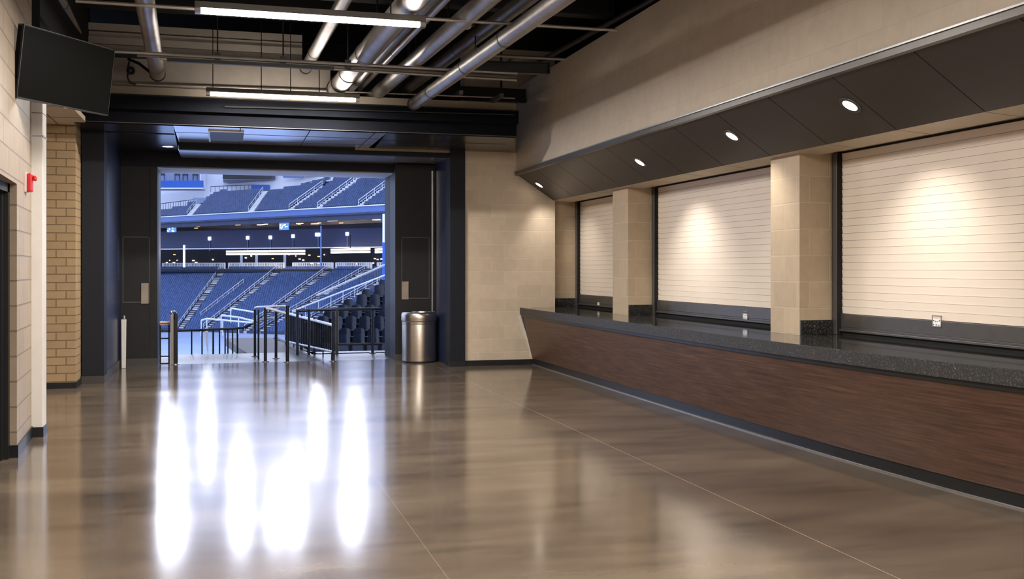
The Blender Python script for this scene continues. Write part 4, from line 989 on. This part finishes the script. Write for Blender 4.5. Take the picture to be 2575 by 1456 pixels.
# near seating section at the right
NS = Bank(735, 37, 1010, 37.5, -1.62, .73, .19, 15)
NS.r = RT.copy(); NS.n = FW.copy(); NS.slope = NS.n * NS.run + UP * NS.rise; NS.nrm = NS.r.cross(NS.slope).normalized(); NS.o = W(lat(735, 37), 37, -1.75)
def near_edge(px): return 697 + (975 - px) * (785 - 697) / (975 - 803) if px > 760 else 806
b = B()
for k in range(16):
    a = -3.0
    while a < 7:
        px, py = proj(NS.pt(a, k) + UP * .85)
        if px > 742 and py >= near_edge(px) - 1: break
        a += .05
    if a < 6.9:
        q = NS.o + NS.n * (NS.run * k) + UP * (NS.rise * k); b.obox(q + NS.r * ((a + 7) / 2 - .1) + NS.n * (NS.run / 2) - UP * 1, NS.r, NS.n, UP, (7 - a) / 2 + .15, NS.run / 2, 1.0)
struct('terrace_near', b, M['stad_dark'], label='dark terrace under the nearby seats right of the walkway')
mroot = thing('stadium_chair', (0, 0, 0), 'black tip-up stadium seat in the nearby section behind the guard rail', 'seat', 'nearby stadium seats')
def near_seat(root):
    b = B(); r, n = NS.r, NS.n; w = .23
    # curved backrest: grid
    nu, nv = 7, 5; gi = []
    for side in (0, 1):
        for i in range(nv):
            v = i / (nv - 1); row = []
            for j in range(nu):
                u = j / (nu - 1) * 2 - 1; ww = w * (1 - .18 * v ** 3); zz_ = .40 + .46 * v - .05 * abs(u) ** 3 * v
                off = .16 + .10 * v - .05 * u * u + side * .03
                row.append(len(b.v)); b.v.append(tuple(r * (u * ww) + n * off + UP * zz_))
            gi.append(row)
    for side in (0, 1):
        for i in range(nv - 1):
            for j in range(nu - 1): x = gi[side * nv + i]; y_ = gi[side * nv + i + 1]; b.f.append((x[j], x[j + 1], y_[j + 1], y_[j])); b.mi.append(0)
    for i in range(nv - 1):
        for j in (0, nu - 1): b.f.append((gi[i][j], gi[i + 1][j], gi[nv + i + 1][j], gi[nv + i][j])); b.mi.append(0)
    for j in range(nu - 1):
        for i in (0, nv - 1): b.f.append((gi[i][j], gi[i][j + 1], gi[nv + i][j + 1], gi[nv + i][j])); b.mi.append(0)
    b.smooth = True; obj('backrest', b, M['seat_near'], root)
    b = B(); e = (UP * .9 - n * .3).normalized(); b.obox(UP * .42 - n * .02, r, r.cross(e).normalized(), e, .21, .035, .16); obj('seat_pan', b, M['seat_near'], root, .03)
    for sx in (-1, 1):
        b = B(); b.obox(r * (.243 * sx) + UP * .26 + n * .1, r, n, UP, .014, .05, .26); b.obox(r * (.243 * sx) + UP * .55 + n * .02, r, n, UP, .02, .17, .018); obj('armrest', b, M['black_steel'], root, .006)
near_seat(mroot)
first = True; nseat = 0
edge = [(735, 800), (800, 788), (975, 697)]
for k in range(15):
    for j in range(-3, 12):
        p = NS.pt(.1 + j * .53 + (.0 if k % 2 else .1), k) + NS.n * .2 + UP * 0.0
        px, py = proj(p + UP * .85)
        if px > 985 or px < 742: continue
        if py < near_edge(px) - 1: continue
        o = mroot if first else copy_tree(mroot)
        first = False; o.location = p; nseat += 1
# pale raker wall and rail along the top edge of the near section
a_, c_ = NS.ak(803, 792), NS.ak(980, 706)
b = B(); A, C = NS.pt(*a_), NS.pt(*c_); b.bar(A + UP * .80 + V((-.1, 0, 0)), C + UP * .83, .1, .06)

tag(obj('aisle_kerb', b, M['aisle']), 'pale sloping wall edge along the top of the nearby seats', 'kerb')
t = thing('aisle_handrail', (A + C) / 2, 'pale sloping handrail just above the nearby seats', 'handrail')
A3, C3 = W(lat(735, 44), 44, zof(782, 44)), W(lat(975, 50), 50, zof(689, 50))
obj('rail', B().tube([A3, C3], .035, 8), M['rail_white'], t)
for i in range(9): q = A3.lerp(C3, i / 8); obj('post', B().tube([q, q - UP * .5], .02, 6), M['rail_white'], t)
# ramp rails left of the near seats (pale handrails seen beyond the landing)
for i, (pl_, d) in enumerate((([(506, 806), (520, 801), (560, 805), (640, 812)], 60), ([(556, 793), (600, 798), (640, 808)], 56), ([(580, 775), (640, 785)], 64))):
    t = thing('vomitory_railing', W(lat(570, d), d, zof(830, d)), ['pale rail lowest beyond the stair handrail', 'pale middle rail beyond the stair handrail', 'pale upper rail beyond the looped guard'][i], 'railing', 'pale rails beyond the steps')
    P_ = [W(lat(px, d), d, zof(py, d)) for px, py in pl_]; obj('rail', B().tube(P_, .05, 8), M['rail_white'], t)
    for q in P_: obj('post', B().tube([q, q - UP * .9], .035, 6), M['rail_white'], t)

# floodlights of the stadium, high over the far stands
FL = [(425, 1250, 2.8, 14), (452, 1390, 1.6, 5), (521, 1090, 1.2, 6), (605, 1280, 1.8, 11), (692, 1345, 2.0, 7), (742, 1295, 1.6, 9), (799, 1075, 1.4, 5), (893, 1150, 1.6, 8), (885, 1340, 2.4, 7)]
fn = ['first', 'second', 'third', 'fourth', 'fifth', 'sixth', 'seventh', 'eighth', 'ninth']
for i, (px, yr, w, h) in enumerate(FL):
    d = 150; q = W(lat(px, d), d, EYE * -1 + (yr - HY) / FPX * d); dirn = (V((0, 20, 0)) - q).normalized(); e1 = dirn.cross(UP).normalized(); e2 = e1.cross(dirn)
    t = thing('floodlight', q, 'stadium floodlight bank high above the stands, ' + fn[i] + ' along the roof', 'floodlight', 'roof floodlights')
    obj('lens', B().obox(q, e1, dirn, e2, w / 2, .05, h / 2), M['flood'], t)
    obj('housing', B().obox(q - dirn * .4, e1, dirn, e2, w / 2 + .2, .3, h / 2 + .2), M['stad_dark'], t)

# floodlights added out of view to brighten the stands
for i, (l, z) in enumerate(((-46, 46), (-18, 48), (10, 46))):
    q = W(l, 62, z); tg = W(-38 + l * .3, 185, -2); dirn = (tg - q).normalized(); e1 = dirn.cross(UP).normalized(); e2 = e1.cross(dirn)
    t = thing('floodlight', q, 'added unseen floodlight brightening the stands, ' + ['over the west seats', 'over the middle', 'over the east seats'][i], 'floodlight', 'added unseen floodlights')
    obj('lens', B().obox(q, e1, dirn, e2, 3.5, .05, 1.6), M['flood_added'], t); obj('housing', B().obox(q - dirn * .5, e1, dirn, e2, 3.8, .4, 1.9), M['stad_dark'], t)

# ------------------------------------------------------------------ world and colour management
w = bpy.data.worlds.new('stadium_ambient'); SC.world = w; w.use_nodes = True  # even blue ambient added in place of the lit stadium roof and walls
bg = w.node_tree.nodes['Background']; bg.inputs[0].default_value = (.56, .67, 1.0, 1); bg.inputs[1].default_value = 1.4
SC.view_settings.view_transform = 'Standard'; SC.view_settings.look = 'None'; SC.view_settings.gamma = 1; SC.view_settings.exposure = .3
SC.view_settings.use_curve_mapping = False
SC.cycles.max_bounces = 8; SC.cycles.diffuse_bounces = 4; SC.cycles.glossy_bounces = 4
SC.cycles.sample_clamp_indirect = 8; SC.cycles.use_denoising = True
